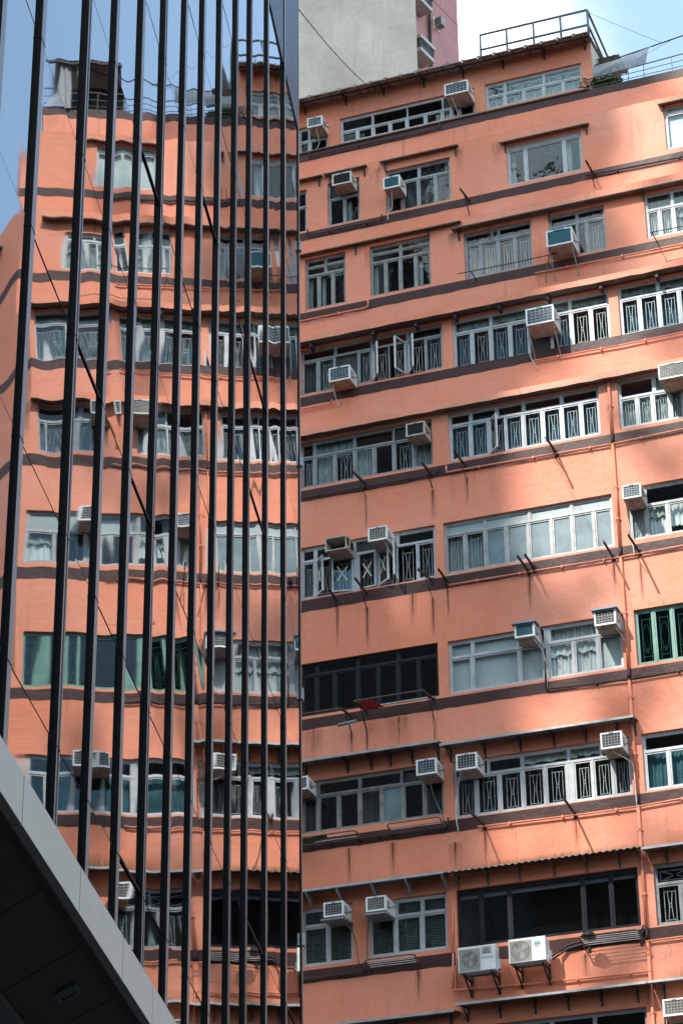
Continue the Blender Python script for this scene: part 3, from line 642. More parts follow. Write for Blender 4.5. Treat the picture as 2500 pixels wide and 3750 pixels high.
# ------------------------------------------------------------------ awnings: each a thing with its sheet and brackets
def awning(st, u0, u1, z, q, kind, label, brk, drop=.24, th=.03):
    s = SB[st]; t = empty('awning', FAC, (u0, s, z), label, 'awning', 'awnings on the orange facade'); w = u1-u0; b = MB()
    zi = .09
    if kind == 'corr':
        n = int(w/.03)
        def wv(i): return .016*math.sin(i*.03/.145*6.283)
        for i in range(n):
            a, c = i*.03, (i+1)*.03
            b.quad((a, -q, wv(i)), (c, -q, wv(i+1)), (c, 0, zi+.06+wv(i+1)), (a, 0, zi+.06+wv(i)))
            b.quad((a, -q, wv(i)+.012), (c, -q, wv(i+1)+.012), (c, 0, zi+.072+wv(i+1)), (a, 0, zi+.072+wv(i)))
            b.quad((a, -q, wv(i)), (c, -q, wv(i+1)), (c, -q, wv(i+1)+.012), (a, -q, wv(i)+.012))
        b.build('sheet', 'corrugated', t)
        MB().beam((0, -q*.62, .035), (w, -q*.62, .035), .03).build('batten', 'rust_pale', t)
    elif kind == 'slab':
        b.prism([(-q, 0), (-q, .022), (0, .085), (0, .06)], 0, w); b.build('sheet', 'sheet_grey', t)
        MB().box(-.004, w+.004, -q-.006, -q+.006, .006, .028).build('edge_strip', 'rust_pale', t)
    else:
        b.prism([(-q, 0), (-q, th), (0, zi+th), (0, zi)], 0, w); b.build('sheet', 'sheet_grey', t)
        MB().box(0, w, -q-.012, -q+.004, -.008, th+.012).build('edge_strip', 'sheet_zinc' if kind == 'zinc' else 'frame_pale', t)
    bm = 'galv' if kind == 'zinc' else 'rust_pale' if kind == 'corr' else 'bracket_dark'
    for u in brk:
        x = u-u0
        if kind == 'zinc': MB().prism([(-q*.95, -.01), (-.01, .02), (-.01, -drop), (-.04, -drop), (-q*.95, -.045)], x-.02, x+.02).build('bracket', bm, t)
        else: MB().beam((x, -.012, .07), (x, -.012, -drop), .035, .025).beam((x, -q*.92, -.012), (x, 0, .04), .03).beam((x, -q*.72, -.0), (x, -.015, -drop*.75), .022).build('bracket', bm, t)
    return t
for a in [
    ('9', -20.4, -19.05, 40.83, .15, 'slab', 'short rusty window hood over the narrow dark window beside the glass tower', [-19.15]),
    ('9', -19.0, -17.8, 40.83, .15, 'slab', 'short rusty window hood above the dirty air conditioner in a black window', [-18.85, -17.88]),
    ('9', -17.43, -15.28, 40.83, .15, 'slab', 'long rusty window hood over the grey four pane window of the top full storey', [-17.3, -15.36]),
    ('9', -14.16, -11.78, 40.59, .15, 'slab', 'rusty window hood casting a shadow beside the wide three pane window with end curtains', [-14.03, -11.86]),
    ('9', -9.96, -7.9, 40.69, .15, 'slab', 'rusty window hood cut by the right edge near the roof railing', [-9.85]),
    ('8', -21.0, -15.02, 37.80, .15, 'slab', 'long thin rusty hood over the two windows with louvred top lights', [-17.85, -15.9]),
    ('8', -15.25, -6.95, 37.56, .23, 'slab', 'very long thin hood over the brown curtains and the teal air conditioner', [-15.1, -12.75, -10.35, -8.2]),
    ('3', -20.5, -15.26, 22.79, .45, 'plate', 'shaded sheet awning with five dark brackets over the grey seven pane window', [-19.4, -18.47, -17.5, -16.95, -16.5, -16.0, -15.4]),
    ('3', -15.24, -10.95, 22.69, .45, 'zincthin', 'sunlit pale edged sheet awning over the window of white hourglass grilles', [-15.12, -14.35, -13.55, -12.8, -12.1, -11.4, -11.02]),
    ('2', -20.5, -15.24, 19.80, .45, 'zinc', 'galvanised metal awning with plate brackets over the windows with green blinds', [-19.2, -18.35, -17.65, -16.87, -16.1, -15.3]),
    ('2', -15.22, -11.0, 19.80, .45, 'corr', 'wavy corrugated asbestos awning over the wide black framed window', [-15.05, -14.4, -13.7, -12.95, -12.25, -11.55, -11.08]),
    ('2', -10.98, -7.2, 19.74, .45, 'plate', 'sheet awning with mossy wall above it, right of the orange drainpipe', [-10.55, -9.3]),
    ('1', -17.9, -15.11, 16.80, .45, 'plate', 'lowest sheet awning under the grey stained ledge line at the bottom', [-17.4, -16.5, -15.3]),
    ('1', -15.09, -11.06, 16.92, .45, 'zincthin', 'long lowest awning with six brackets below the two outdoor units', [-14.95, -14.25, -13.5, -12.8, -12.1, -11.35]),
    ('1', -11.04, -7.2, 16.92, .45, 'plate', 'mossy awning edge at the bottom right above a white air conditioner', [-10.8, -9.4])]: awning(*a)

sa = empty('awning', FAC, (-6.45, 3.2, 37.5), 'dark corrugated side awning seen mirrored at the upper left of the tower', 'awning', 'awnings on the orange facade')
b = MB()
for i in range(40):
    a, c = i*.05, (i+1)*.05; b.quad((a, 0, .02*math.sin(i*1.4)), (c, 0, .02*math.sin((i+1)*1.4)), (c, 1.2, .5+.02*math.sin((i+1)*1.4)), (a, 1.2, .5+.02*math.sin(i*1.4)))
b.build('sheet', 'sheet_grey', sa); MB().beam((0, .02, -.03), (2, .02, -.03), .05).build('edge_strip', 'bracket_dark', sa)
for x in (.1, .9, 1.8): MB().beam((x, .0, -.05), (x, 1.3, -.5), .05).build('bracket', 'bracket_dark', sa)
# ------------------------------------------------------------------ window air conditioners
ACL = {
 'p1': ('ac_white', 'coil_blue', 'small white air conditioner under the corrugated eave next to the glass tower', 'grid'),
 'p2': ('ac_white', 'coil_blue', 'big white air conditioner hung high under the corrugated eave beside open top lights', 'grid'),
 'n1': ('ac_cream', 'coil_black', 'tilted rust streaked air conditioner in the narrow black window', 'plain'),
 'n2': ('ac_white', 'coil_teal', 'white air conditioner with plain teal coil, long hose, at the four pane window', 'plain'),
 'e1': ('ac_white', 'coil_teal', 'big air conditioner with bright teal coil and blue brand strip on two steel struts', 'plainstrut'),
 's1': ('ac_white', 'coil_blue', 'white air conditioner below three open casement windows, hose on its left', 'grid'),
 's2': ('ac_white', 'coil_blue', 'white air conditioner on two long white struts with a looped hose', 'gridstrut'),
 'x1': ('ac_dirty', 'coil_black', 'dirty black faced air conditioner under the long grey ledge', 'plain'),
 'x2': ('ac_cream', 'coil_tan', 'cream air conditioner with fine square mesh at the right picture edge', 'fine'),
 'v1': ('ac_dirty', 'coil_black', 'empty rusty air conditioner casing above the taped open windows', 'empty'),
 'v2': ('ac_white', 'coil_tan', 'white air conditioner with tan grille above the window marked with a taped cross', 'grid'),
 'v3': ('ac_cream', 'coil_blue', 'air conditioner with green leaf stuck underneath beside the orange drainpipe', 'grid'),
 'q1': ('ac_white', 'coil_teal', 'blue capped air conditioner with plain teal coil at the white curtained windows', 'plaincap'),
 'q2': ('ac_white', 'coil_black', 'blue capped air conditioner with black grid, next to the green framed window', 'gridcap'),
 't0': ('ac_white', 'coil_blue', 'white air conditioner half hidden by the glass tower edge', 'grid'),
 't1': ('ac_white', 'coil_blue', 'white air conditioner at the right end of the shaded grey framed window row', 'grid'),
 't2': ('ac_white', 'coil_black', 'white air conditioner with pale hose at the left end of the sunlit grille window', 'grid'),
 't3': ('ac_white', 'coil_black', 'white air conditioner with long pale hose at the right end of the sunlit grille window', 'grid'),
 'w1': ('ac_white', 'coil_black', 'white air conditioner with a drip tray above the two sash window of green blinds', 'gridtray'),
 'w2': ('ac_white', 'coil_tan', 'white air conditioner with drip tray above the three sash window of green blinds', 'gridtray'),
 'b1': ('ac_white', 'coil_tan', 'bright white air conditioner in the bottom right corner', 'grid')}
HOSE = {'p1': [(.5, 0), (.45, -.25), (.1, -.42)], 'p2': [(.25, 0), (.3, -.3), (-.05, -.5)], 'n2': [(.4, 0), (.2, -.3), (-.05, -.45), (-.1, -.62)], 'e1': [(.05, 0), (-.2, -.15), (-.3, -.45), (-.32, -.6)],
        's1': [(.1, 0), (.05, -.2), (.15, -.42)], 's2': [(.05, 0), (-.15, -.15), (-.1, -.5), (.1, -.85)], 't2': [(.1, 0), (-.25, -.2), (-.4, -.7), (-.35, -1.15)], 't1': [(.5, 0), (.6, -.4), (.95, -.8), (1.0, -1.0)],
        't3': [(.5, 0), (1.05, -.12), (1.22, -.3), (1.25, -1.0), (1.2, -1.25)], 'w1': [(.9, -.05), (1.2, -.3), (1.35, -.9)], 'w2': [(0, -.02), (-.35, -.3), (-.42, -1.0)], 'v2': [(.8, 0), (1.0, -.3), (1.1, -.8)], 'v3': [(.1, 0), (.0, -.3), (.15, -1.1)], 'q2': [(.9, 0), (1.1, -.15), (1.2, -.3)], 'q1': [(.95, 0), (1.2, -.3), (1.22, -1.05)]}
def make_ac(aid, st, u0, u1, z0, z1, q, lab=None, model=None):
    cas, coil, label, style = model or ACL[aid]
    if lab: label = lab
    s = SB[st]; w = u1-u0; h = z1-z0
    t = empty('air_conditioner', FAC, (u0, s, z0), label, 'air conditioner', 'window air conditioners on the orange facade')
    f = -q; bz = .035
    B = MB()
    if style == 'empty':
        for x in (0, w-.03): B.box(x, x+.03, f, f+.03, 0, h)
        B.box(.03, w-.03, f, f+.03, h-.03, h); B.box(.03, w-.03, f, f+.03, 0, .03)
        B.box(0, .012, f+.03, .05, 0, h); B.box(w-.012, w, f+.03, .05, 0, h*.35); B.box(0, w, f+.03, .05, h-.012, h); B.box(.012, w-.012, f+.03, .05, 0, .012); B.box(w-.03, w, -.25, -.22, 0, h)
        B.build('casing', 'ac_dirty', t); MB().box(.02, w-.02, -.05, -.03, .02, h-.02).build('back_plate', 'coil_black', t)
    else:
        # casing: shell with open front, bezel ring
        B.box(0, w, f+.03, .05, .012, h)
        B.box(-.006, bz, f, f+.03, 0, h+.004); B.box(w-bz, w+.006, f, f+.03, 0, h+.004)
        B.box(bz, w-bz, f+.001, f+.03, h-bz, h+.004); B.box(bz, w-bz, f+.001, f+.03, 0, bz*1.3)
        B.build('casing', cas, t, bevel=.006)
        MB().box(bz*.9, w-bz*.9, f+.02, f+.034, bz, h-bz*.9).build('coil', coil, t)
        if 'grid' in style or style == 'fine':
            G = MB(); n, k = (6, 5) if style != 'fine' else (14, 9)
            for i in range(1, n): x = bz+(w-2*bz)*i/n; G.box(x-.0024, x+.0024, f+.004, f+.011, bz, h-bz)
            for j in range(1, k): z = bz+(h-2*bz)*j/k; G.box(bz, w-bz, f+.006, f+.013, z-.0024, z+.0024)
            G.build('front_guard', 'wire_mesh', t)
        else:
            G = MB()
            for j in range(1, 22): z = bz+(h-2*bz)*j/22; G.box(bz, w-bz, f+.014, f+.02, z-.002, z+.002)
            G.build('fins', coil, t)
        # side louvre slots and pressed base
        Lv = MB()
        for j in range(5):
            z = h*(.25+.12*j); Lv.box(w-.001, w+.003, f+.09, f+.27, z, z+.018); Lv.box(-.003, .001, f+.09, f+.27, z, z+.018)
        Lv.build('side_louvre', 'coil_black', t)
        U = MB().box(.015, w-.015, f+.05, .03, .0, .011); U.box(w*.2, w*.8, f+.14, -.08, -.012, .0)
        U.build('base_pan', 'ac_dirty' if aid in ('n1', 'x1', 's1', 'x2') else 'ac_under', t)
        MB().box(w*.4, w*.6, f-.004, f+.001, h-bz*.8, h-bz*.25).build('badge', 'label_green' if aid in ('p2', 'n2', 's2') else 'wire_grey', t)
        if aid == 'e1':
            bd = MB().box(w*.28, w*.68, f-.006, f+.001, h-bz*1.1, h+.012).build('brand_strip', 'label_blue', t)
            text('Panasonic', 'brand_lettering', 'label_white', bd, (w*.48, f-.008, h-.012), .05)
        MB().beam((w+.012, f+.12, h*.25), (w+.012, .0, h*.8), .012).build('side_brace', 'bracket_dark' if cas == 'ac_white' else 'rust_pale', t)
    if 'cap' in style:
        MB().prism([(f-.07, h-.02), (f-.06, h+.02), (.03, h+.05), (.03, h+.02)], -.05, w+.05).build('rain_cap', 'blue_cap', t)
        MB().beam((w+.05, -.04, -.02), (w+.03, -.25, h+.03), .035, .02).build('prop', 'ac_cream', t)
    if 'tray' in style: MB().prism([(f-.09, -.09), (f-.09, -.06), (.0, .0), (0, -.03)], -.03, w+.03).build('drip_tray', 'galv', t)
    if 'strut' in style:
        for x in (.03, w-.03): MB().tube([(x, f+.1, .0), (x, f+.02, -.02), (x, -.015, -.62)], .016, 6).build('strut', 'galv', t)
    if aid in HOSE:
        pts = [(a*w if i else max(.05, min(.9, a))*w, f+.12 if i == 0 else (-.10 if i < len(HOSE[aid])-1 else -.03) , z) for i, (a, z) in enumerate(HOSE[aid])]
        pts = [(pts[0][0], f+.14, .01)]+[(p[0], min(p[1], -.03) if i else f+.14, p[2]-.03) for i, p in enumerate(pts)]
        sm = []
        for i in range(len(pts)-1):
            p0, p1, p2, p3 = [Vector(pts[max(0, min(len(pts)-1, i+k))]) for k in (-1, 0, 1, 2)]
            for k in range(6):
                x = k/6; sm.append(tuple(.5*((2*p1)+(p2-p0)*x+(2*p0-5*p1+4*p2-p3)*x*x+(3*p1-p0-3*p2+p3)*x**3)))
        sm.append(pts[-1])
        MB().tube(sm, .013, 6).build('drain_hose', 'hose_dark' if aid in ('e1', 't1', 'w1', 'w2') else 'hose', t, smooth=True)
    return t
for a in D['AC']: make_ac(*a)
for i, (st, u, z) in enumerate([('2', -9.65, 19.1), ('3', -8.75, 22.0), ('3', -9.2, 22.0), ('5', -8.6, 27.85), ('6', -8.8, 30.6)]):
    make_ac('m%d' % i, st, u, u+.46, z, z+.36, .55, 'air conditioner past the right picture edge, only mirrored in the tower', ('ac_white', 'coil_black', '', 'grid'))

# ------------------------------------------------------------------ outdoor units
def outdoor(u0, u1, z0, z1, label, gen):
    w, h, q0, q1 = u1-u0, z1-z0, .62, .30
    t = empty('outdoor_unit', FAC, (u0, 0, z0), label, 'outdoor unit', 'outdoor air conditioning units on wall brackets')
    MB().box(0, w, -q0, -q1, 0, h).build('casing', 'ac_white', t, bevel=.015)
    fw = w*.62 if gen else w*.60
    x0 = .035; P = MB().box(x0, fw, -q0-.004, -q0+.001, .035, h-.045 if gen else h-.06); P.build('fan_panel', 'unit_beige', t)
    cx, cz, r = (x0+fw)/2, h*.48, min(fw-x0, h)*(.46 if gen else .38)
    fan = MB().disc((cx, cz), r, -q0-.006, 36); fo = fan.build('fan', 'coil_black', t)
    Bl = MB()
    for k in range(3):
        a = k*2.094+.4
        Bl.quad((cx, -q0-.007, cz), (cx+r*.85*math.cos(a), -q0-.008, cz+r*.85*math.sin(a)), (cx+r*.9*math.cos(a+.5), -q0-.007, cz+r*.9*math.sin(a+.5)), (cx+r*.6*math.cos(a+.9), -q0-.007, cz+r*.6*math.sin(a+.9)))
    Bl.build('fan_blade', 'unit_beige', fo)
    G = MB(); n = 22; k = 12
    for j in range(n): z = .04+(h-.10)*j/(n-1); G.box(x0, fw, -q0-.014, -q0-.011, z-.0025, z+.0025)
    for i in range(k): x = x0+(fw-x0)*i/(k-1); G.box(x-.002, x+.002, -q0-.016, -q0-.012, .035, h-.05)
    G.build('fan_guard', 'hose', t)
    if gen:
        lb = MB().box(w*.70, w*.86, -q0-.005, -q0+.001, h*.66, h*.80).build('brand_label', 'label_green', t)
        text('GENERAL', 'brand_lettering', 'label_white', lb, (w*.78, -q0-.008, h*.73), .042)
        text('inverter', 'small_lettering', 'wire_grey', t, (w*.78, -q0-.006, h*.60), .035)
    else:
        lb = MB().box(w*.66, w*.90, -q0-.004, -q0+.001, h*.66, h*.92).build('brand_label', 'frame_pale', t)
        M = MB(); lx, lz, d = w*.78, h*.81, .034
        for a in (90, 210, 330):
            ca, sa = math.cos(R_(a)), math.sin(R_(a)); px, pz = -sa, ca; y = -q0-.008
            M.quad((lx, y, lz), (lx+ca*d*.9+px*d*.5, y, lz+sa*d*.9+pz*d*.5), (lx+ca*d*1.8, y, lz+sa*d*1.8), (lx+ca*d*.9-px*d*.5, y, lz+sa*d*.9-pz*d*.5))
        M.build('brand_emblem', 'logo_red', lb)
        text('MITSUBISHI', 'brand_lettering', 'logo_blue', lb, (w*.78, -q0-.007, h*.70), .040, bold=True)
        MB().box(w*.63, w*.96, -q0-.003, -q0, h*.52, h*.535).box(w*.63, w*.96, -q0-.003, -q0, h*.48, h*.492).build('panel_crease', 'ac_under', t)
    sd = MB().box(w, w+.05, -.44, -.32, .06, h*.5); sd.build('valve_cover', 'ac_white', t)
    for x in (.1, w-.1):
        MB().beam((x, 0, -.03), (x, -q0+.03, -.03), .035, .03).beam((x, -.018, .1), (x, -.018, -.36), .04, .03).beam((x, -q0+.1, -.04), (x, -.02, -.34), .03).build('bracket', 'rust', t)
    MB().beam((.06, -q0+.06, -.012), (w-.06, -q0+.06, -.012), .03).beam((.06, -.34, -.012), (w-.06, -.34, -.012), .03).build('rail', 'galv', t)
    return t
outdoor(*D['OU'][0][1:], 'white outdoor unit with round fan and a red three diamond emblem, left of the pair', False)
outdoor(*D['OU'][1][1:], 'white outdoor unit with wide round grille and a green brand label, right of the pair', True)

# ------------------------------------------------------------------ laundry pole brackets
RKL = {'a': 'rusty spiked laundry bracket left of the wide curtained window on the top full storey', 'b': 'rusty spiked laundry bracket right of the wide curtained window near the roof', 'c': 'thin laundry bracket at the left end of a rod in front of brown curtains',
 'c2': 'short laundry bracket at the right end of the rod, below the teal air conditioner', 'd': 'thin laundry bracket holding a rod below the right edge window with grey curtains', 'e': 'rusty spiked laundry bracket with dangling wire in the middle of the shaded grille window',
 'f': 'rusty laundry bracket with diagonal brace at the right end of the shaded grille window', 'g': 'spiked laundry bracket with dangling wire and toothed shadow under the sunlit grille window', 'h': 'short laundry bracket with toothed shadow on the sunlit wall, on the orange pipe',
 'i': 'rusty laundry bracket below the window with taped crosses, by the first open sash', 'j': 'rusty laundry bracket tangled with blue string under the taped windows', 'k': 'rusty laundry bracket tangled with hanging cords at the right of the taped windows',
 'l': 'thick black laundry bracket on the pier between taped windows and frosted windows', 'm': 'left one of the twin rusty brackets below the frosted windows', 'n': 'right one of the twin rusty brackets below the frosted windows', 'o': 'rusty bracket near the drainpipe below the frosted windows', 'p': 'rusty bracket with dangling wire just right of the drainpipe',
 'q': 'laundry bracket with brace over the grey pipe at the black framed window', 'r': 'laundry bracket holding the red plastic sheet', 's': 'laundry bracket at the right end of the black framed window', 't': 'rusty bracket with a dangling wire at the left of the sunlit grille window', 'u': 'rusty bracket with a hanging cord and long shadow under the sunlit grille window'}
def rack(rid, st, u, z, q, h, zs):
    s = SB[st]; t = empty('laundry_bracket', FAC, (u, s, z), RKL[rid], 'laundry bracket', 'rusty laundry brackets under the windows')
    thin = rid in 'c c2 d'.split(); w = .022 if thin else .042
    MB().beam((0, .01, 0), (0, -q, h), w, w*.8).build('arm', 'rust', t)
    if not thin:
        T = MB(); n = int(q/.09)
        for i in range(n):
            k = .25+.75*(i+.5)/n; T.beam((0, -q*k, h*k), (.0, -q*k-.01, h*k+.055), .012)
        T.build('teeth', 'rust', t)
        MB().box(-.045, .045, -.018, .0, -.09, .07).build('wall_plate', 'rust', t)
    if zs is not None:
        if rid in 'e g p k'.split(): MB().tube([(0, -q*.55, h*.5), (.0, -q*.3, (zs-z)*.6), (0, -.02, zs-z)], .008, 5).build('brace', 'cable', t)
        else: MB().beam((0, -q*.55, h*.5-.02), (0, -.015, zs-z), .022).build('brace', 'rust', t)
    return t
for r in D['RK']: rack(*r)
def strand(name, pts, r, mat, label, cat, mtx=FAC, group=None):
    p0 = pts[0]; t = empty(name, mtx, p0, label, cat, group)
    o = MB().tube([tuple(Vector(p)-Vector(p0)) for p in pts], r, 7).build('rod' if cat in ('rod', 'pipe') else 'strand', mat, t, smooth=True); return t
def tube_thing(name, pts, r, mat, label, cat, group=None, mtx=FAC, n=8):
    p0 = Vector(pts[0]); o = MB().tube([tuple(Vector(p)-p0) for p in pts], r, n).build(name, mat, None, smooth=True)
    o.matrix_world = mtx @ Matrix.Translation(p0); return tag(o, label, cat, group)
tube_thing('laundry_rod', [(-15.05, 1.62, 36.03), (-14.69, 1.65, 36.04), (-13.4, 1.7, 36.07), (-12.1, 1.9, 36.23)], .012, 'rust', 'thin dark rod running in front of brown curtains to the teal air conditioner', 'rod')
tube_thing('laundry_rod', [(-10.15, 1.55, 36.02), (-9.2, 1.57, 36.02), (-8.3, 1.57, 36.02)], .012, 'rust', 'thin dark rod in front of the right edge window with grey curtains', 'rod')
tube_thing('laundry_rod', [(-19.5, -.68, 23.83), (-17.41, -.68, 23.83)], .014, 'rust_pale', 'brown laundry rod below the left half of the black framed window', 'rod')
tube_thing('laundry_rod', [(-17.1, -.70, 23.94), (-15.48, -.73, 23.93)], .014, 'rust_pale', 'brown laundry rod between two brackets right of the red sheet', 'rod')
tube_thing('laundry_rod', [(-16.75, -.2, 23.97), (-15.5, -.2, 23.97)], .022, 'galv', 'grey metal pipe lying along the sill of the black framed window', 'rod')
def sheet(name, pts, mat, label, cat, sag=.02, mtx=FAC, nu=12, nv=6, th=.006):
    a, b_, c, d = [Vector(p) for p in pts]; b = MB()
    fn = lambda u, v: (a*(1-u)*(1-v)+b_*u*(1-v)+c*u*v+d*(1-u)*v)-a+Vector((0, sag*math.sin(u*9+v*4), -sag*math.sin(u*3.14)*math.sin(v*3.14)))
    b.grid(fn, nu, nv); o = b.build(name, mat, None, smooth=True); o.matrix_world = mtx @ Matrix.Translation(a)
    so = o.modifiers.new('thickness', 'SOLIDIFY'); so.thickness = th
    return tag(o, label, cat)
sheet('plastic_sheet', [(-17.09, -.60, 23.93), (-16.7, -.60, 23.95), (-16.57, -.2, 23.92), (-16.95, -.2, 23.90)], 'red_plastic', 'red plastic sheet lying on the laundry rods below the black framed window', 'sheet')
tube_thing('pipe_stub', [(-17.62, -.3, 23.6), (-17.2, -.25, 23.66)], .04, 'wire_grey', 'short thick grey pipe stub under the black framed window', 'pipe')
# folding laundry frames
def frame(u0, u1, st, z, q, label, cloth=None, bars=3, hat=False):
    s = SB[st]; t = empty('drying_rack', FAC, (u0, s, z), label, 'drying rack', 'tubular drying racks below the windows'); w = u1-u0
    MB().tube([(0, 0, -.05), (0.02, -q*.5, .0), (0, -q+.06, .05), (.06, -q, .06), (w-.06, -q, .06), (w, -q+.06, .05), (w-.02, -q*.5, 0), (w, 0, -.05)], .017, 7).build('frame', 'rust_pale', t, smooth=True)
    for k in range(bars):
        y = -q*(k+.6)/(bars+.6); MB().tube([(0.01, y, .06*(-y/q)), (w-.01, y, .06*(-y/q))], .008, 6).build('rung', 'hose', t)
    for x in (.1, w-.05): MB().box(x-.03, x+.03, -.03, 0, -.13, -.02).build('wall_plate', 'rust', t)
    if cloth:
        MB().grid(lambda u, v: (w*.02+w*.55*u, -q*.98+q*.8*v*(1-u*.8), .05-.05*v+.01*math.sin(u*9)), 12, 5).build('cloth', cloth, t, smooth=True)
    return t
frame(-18.75, -17.2, '3', 20.98, .42, 'drying rack with a green cloth hung over it, beside the glass tower', 'green_cloth', 1)
frame(-16.5, -15.3, '3', 21.02, .42, 'empty bent tube drying rack under the grey seven pane window', None, 1)
frame(-17.05, -15.95, '2', 18.07, .42, 'drying rack with rungs under the three sash window of green blinds', None, 4)
frame(-12.4, -11.15, '2', 17.98, .5, 'sunlit drying rack with rungs, a black hat and wooden tube below the black window', None, 5)
hat = MB(); hat.disc((0, 0), .16, 0, 20); hat.v = [(x, z, 0.0) for x, y, z in hat.v]
hat.grid(lambda u, v: (.15*math.sin(v*1.57+.01)*math.cos(u*6.283), .15*math.sin(v*1.57+.01)*math.sin(u*6.283), .11*math.cos(v*1.57)), 20, 6)
ho = hat.build('hat', 'coil_black', None, smooth=True); ho.matrix_world = FAC @ Matrix.Translation((-12.2, -.42, 18.04)); tag(ho, 'black round hat drying on the left end of the sunlit rack', 'hat')
# ------------------------------------------------------------------ pipes
mp = empty('drainpipe', FAC, (-11.07, 0, 10), 'long vertical orange drainpipe running down between the wide windows and the right edge windows', 'drainpipe')
for a, b, m in [(0, 31.2, 0)]:
    bands = [(17.92, 18.2), (20.86, 21.13), (23.74, 24.0), (26.66, 26.95), (29.52, 29.81)]
    zc = 10.0
    for lo, hi in bands+[(31.1, 31.1)]:
        MB().tube([(0, -.05, zc-10), (0, -.05, lo-10)], .034, 10).build('pipe_length', 'paint_orange', mp, smooth=True)
        if hi > lo: MB().tube([(0, -.05, lo-10), (0, -.05, hi-10)], .035, 10).build('pipe_length', 'paint_purple', mp, smooth=True)
        zc = hi
    for z in (12, 14.9, 16.4, 18.9, 20.3, 22.0, 23.3, 25.3, 27.6, 28.4, 30.5):
        MB().tube([(0, -.05, z-10), (0, -.05, z-9.95)], .043, 10).box(-.07, .07, -.02, 0, z-10, z-9.96).build('collar', 'paint_orange', mp)
PL = {'Pl': ('paint_purple', 'dark drain pipe along the roof parapet band'), '9l': ('paint_purple', 'dark drain pipe on the band left of the four pane window'), '9r': ('paint_purple', 'dark drain pipe on the band running to the right picture edge near the roof'),
 '8r': ('paint_orange', 'orange drain pipe under the teal air conditioner running right'), '8l': ('paint_orange', 'orange drain pipe under the pair of windows with louvred top lights'), '7l': ('paint_orange', 'short orange drain pipe under the air conditioner with open casements'), '7r': ('paint_orange', 'orange drain pipe under the air conditioner on long struts'),
 '6d': ('paint_purple', 'dark drain pipe along the band of the shaded grille window'), '6r': ('paint_orange', 'orange drain pipe under the sunlit grille window with open sash'), '5r': ('paint_orange', 'orange drain pipe below the frosted windows'), '4r': ('paint_purple', 'purple painted drain pipe below the white curtained window'),
 '3r': ('paint_orange', 'orange drain pipe below the sunlit hourglass grilles'), '3l': ('paint_purple', 'dark drain pipe below the tube drying racks'), '2l': ('paint_purple', 'dark drain pipe below the two sash window of green blinds'), '2b': ('paint_orange', 'short orange drain pipe at the right edge beside the drying rack'), '1o': ('paint_orange', 'orange drain pipe passing under both outdoor units'), '2v': ('paint_orange', 'orange pipe bending under the black framed window pier'), '2w': ('paint_orange', 'thin orange pipe down the pier left of the black framed window')}
for k, (st, pts) in D['PI'].items():
    m, lab = PL[k]; s = SB[st]-.065
    p = [(u+(.6 if i == len(pts)-1 and u > -10.6 else 0), s, z) for i, (u, z) in enumerate(pts)]
    t = empty('drain_pipe', FAC, p[0], lab, 'pipe', 'small drain pipes along the facade'); r = .022
    rel = [tuple(Vector(x)-Vector(p[0])) for x in p]
    for i in range(len(rel)-1):
        MB().tube([rel[i], rel[i+1]], r, 8).build('pipe_length', m, t, smooth=True)
        a, b = Vector(rel[i]), Vector(rel[i+1]); n = int((b-a).length/.95)
        for j in range(n):
            c = a.lerp(b, (j+.6)/max(1, n)); MB().box(c.x-.015, c.x+.015, -.03, .06, c.z-.035, c.z+.03).build('clip', m, t)
# black hoses bending from the right outdoor unit
for k, dz in ((0, 0), (1, -.07)):
    tube_thing('refrigerant_hose', [(-13.0, -.35, 17.75+dz), (-12.92, -.12, 17.9+dz), (-12.75, -.07, 18.02+dz), (-12.3, -.07, 18.1+dz), (-11.2, -.07, 18.12+dz), (-11.12, -.07, 18.25+dz)], .022, 'coil_black' if k else 'paint_purple', ('upper' if not k else 'lower')+' of two dark hoses curving from the right outdoor unit along the band', 'hose')

# ------------------------------------------------------------------ roof: railing, terrace, tarp, plants, cables
rl = empty('roof_railing', FAC, (-11.83, 3.9, 44.2), 'grey steel pipe railing along the penthouse roof edge', 'railing')
posts = [(-14.82, 3.9), (-14.08, 3.9), (-13.33, 3.9), (-12.58, 3.9), (-11.83, 3.9), (-11.83, 6.6), (-11.83, 9.3)]
for u, y in posts: MB().tube([(u+11.83, y-3.9, -.08), (u+11.83, y-3.9, .86)], .032, 8).build('post', 'rail_paint', rl, smooth=True)
for z in (.86, .36):
    MB().tube([(-2.99, 0, z), (0, 0, z)], .032, 8).build('rail', 'rail_paint', rl, smooth=True)
    MB().tube([(0, 0, z), (0, 6.0, z)], .032, 8).build('rail', 'rail_paint', rl, smooth=True)
tr = empty('terrace_railing', FAC, (-11.95, 4.05, 42.45), 'thin dark three bar railing on the roof terrace parapet', 'railing')
def rz(x): return .37+.052*x
for x in (0.05, 1.08, 1.5, 2.25, 3.0, 3.75, 4.6): MB().tube([(x, -.1, 0), (x, -.1, rz(x))], .011, 6).build('post', 'rail_paint', tr)
for k, r in ((1, .018), (.6, .011), (.24, .011)): MB().tube([(0, -.1, rz(0)*k), (5.0, -.1, rz(5)*k)], r, 7).build('rail', 'rail_paint', tr)
A_, B_, C_, D_ = [Vector((u+11.9, 0, z-43.5)) for u, z in ((-11.83, 43.49), (-10.24, 43.72), (-10.44, 43.22), (-11.93, 43.06))]
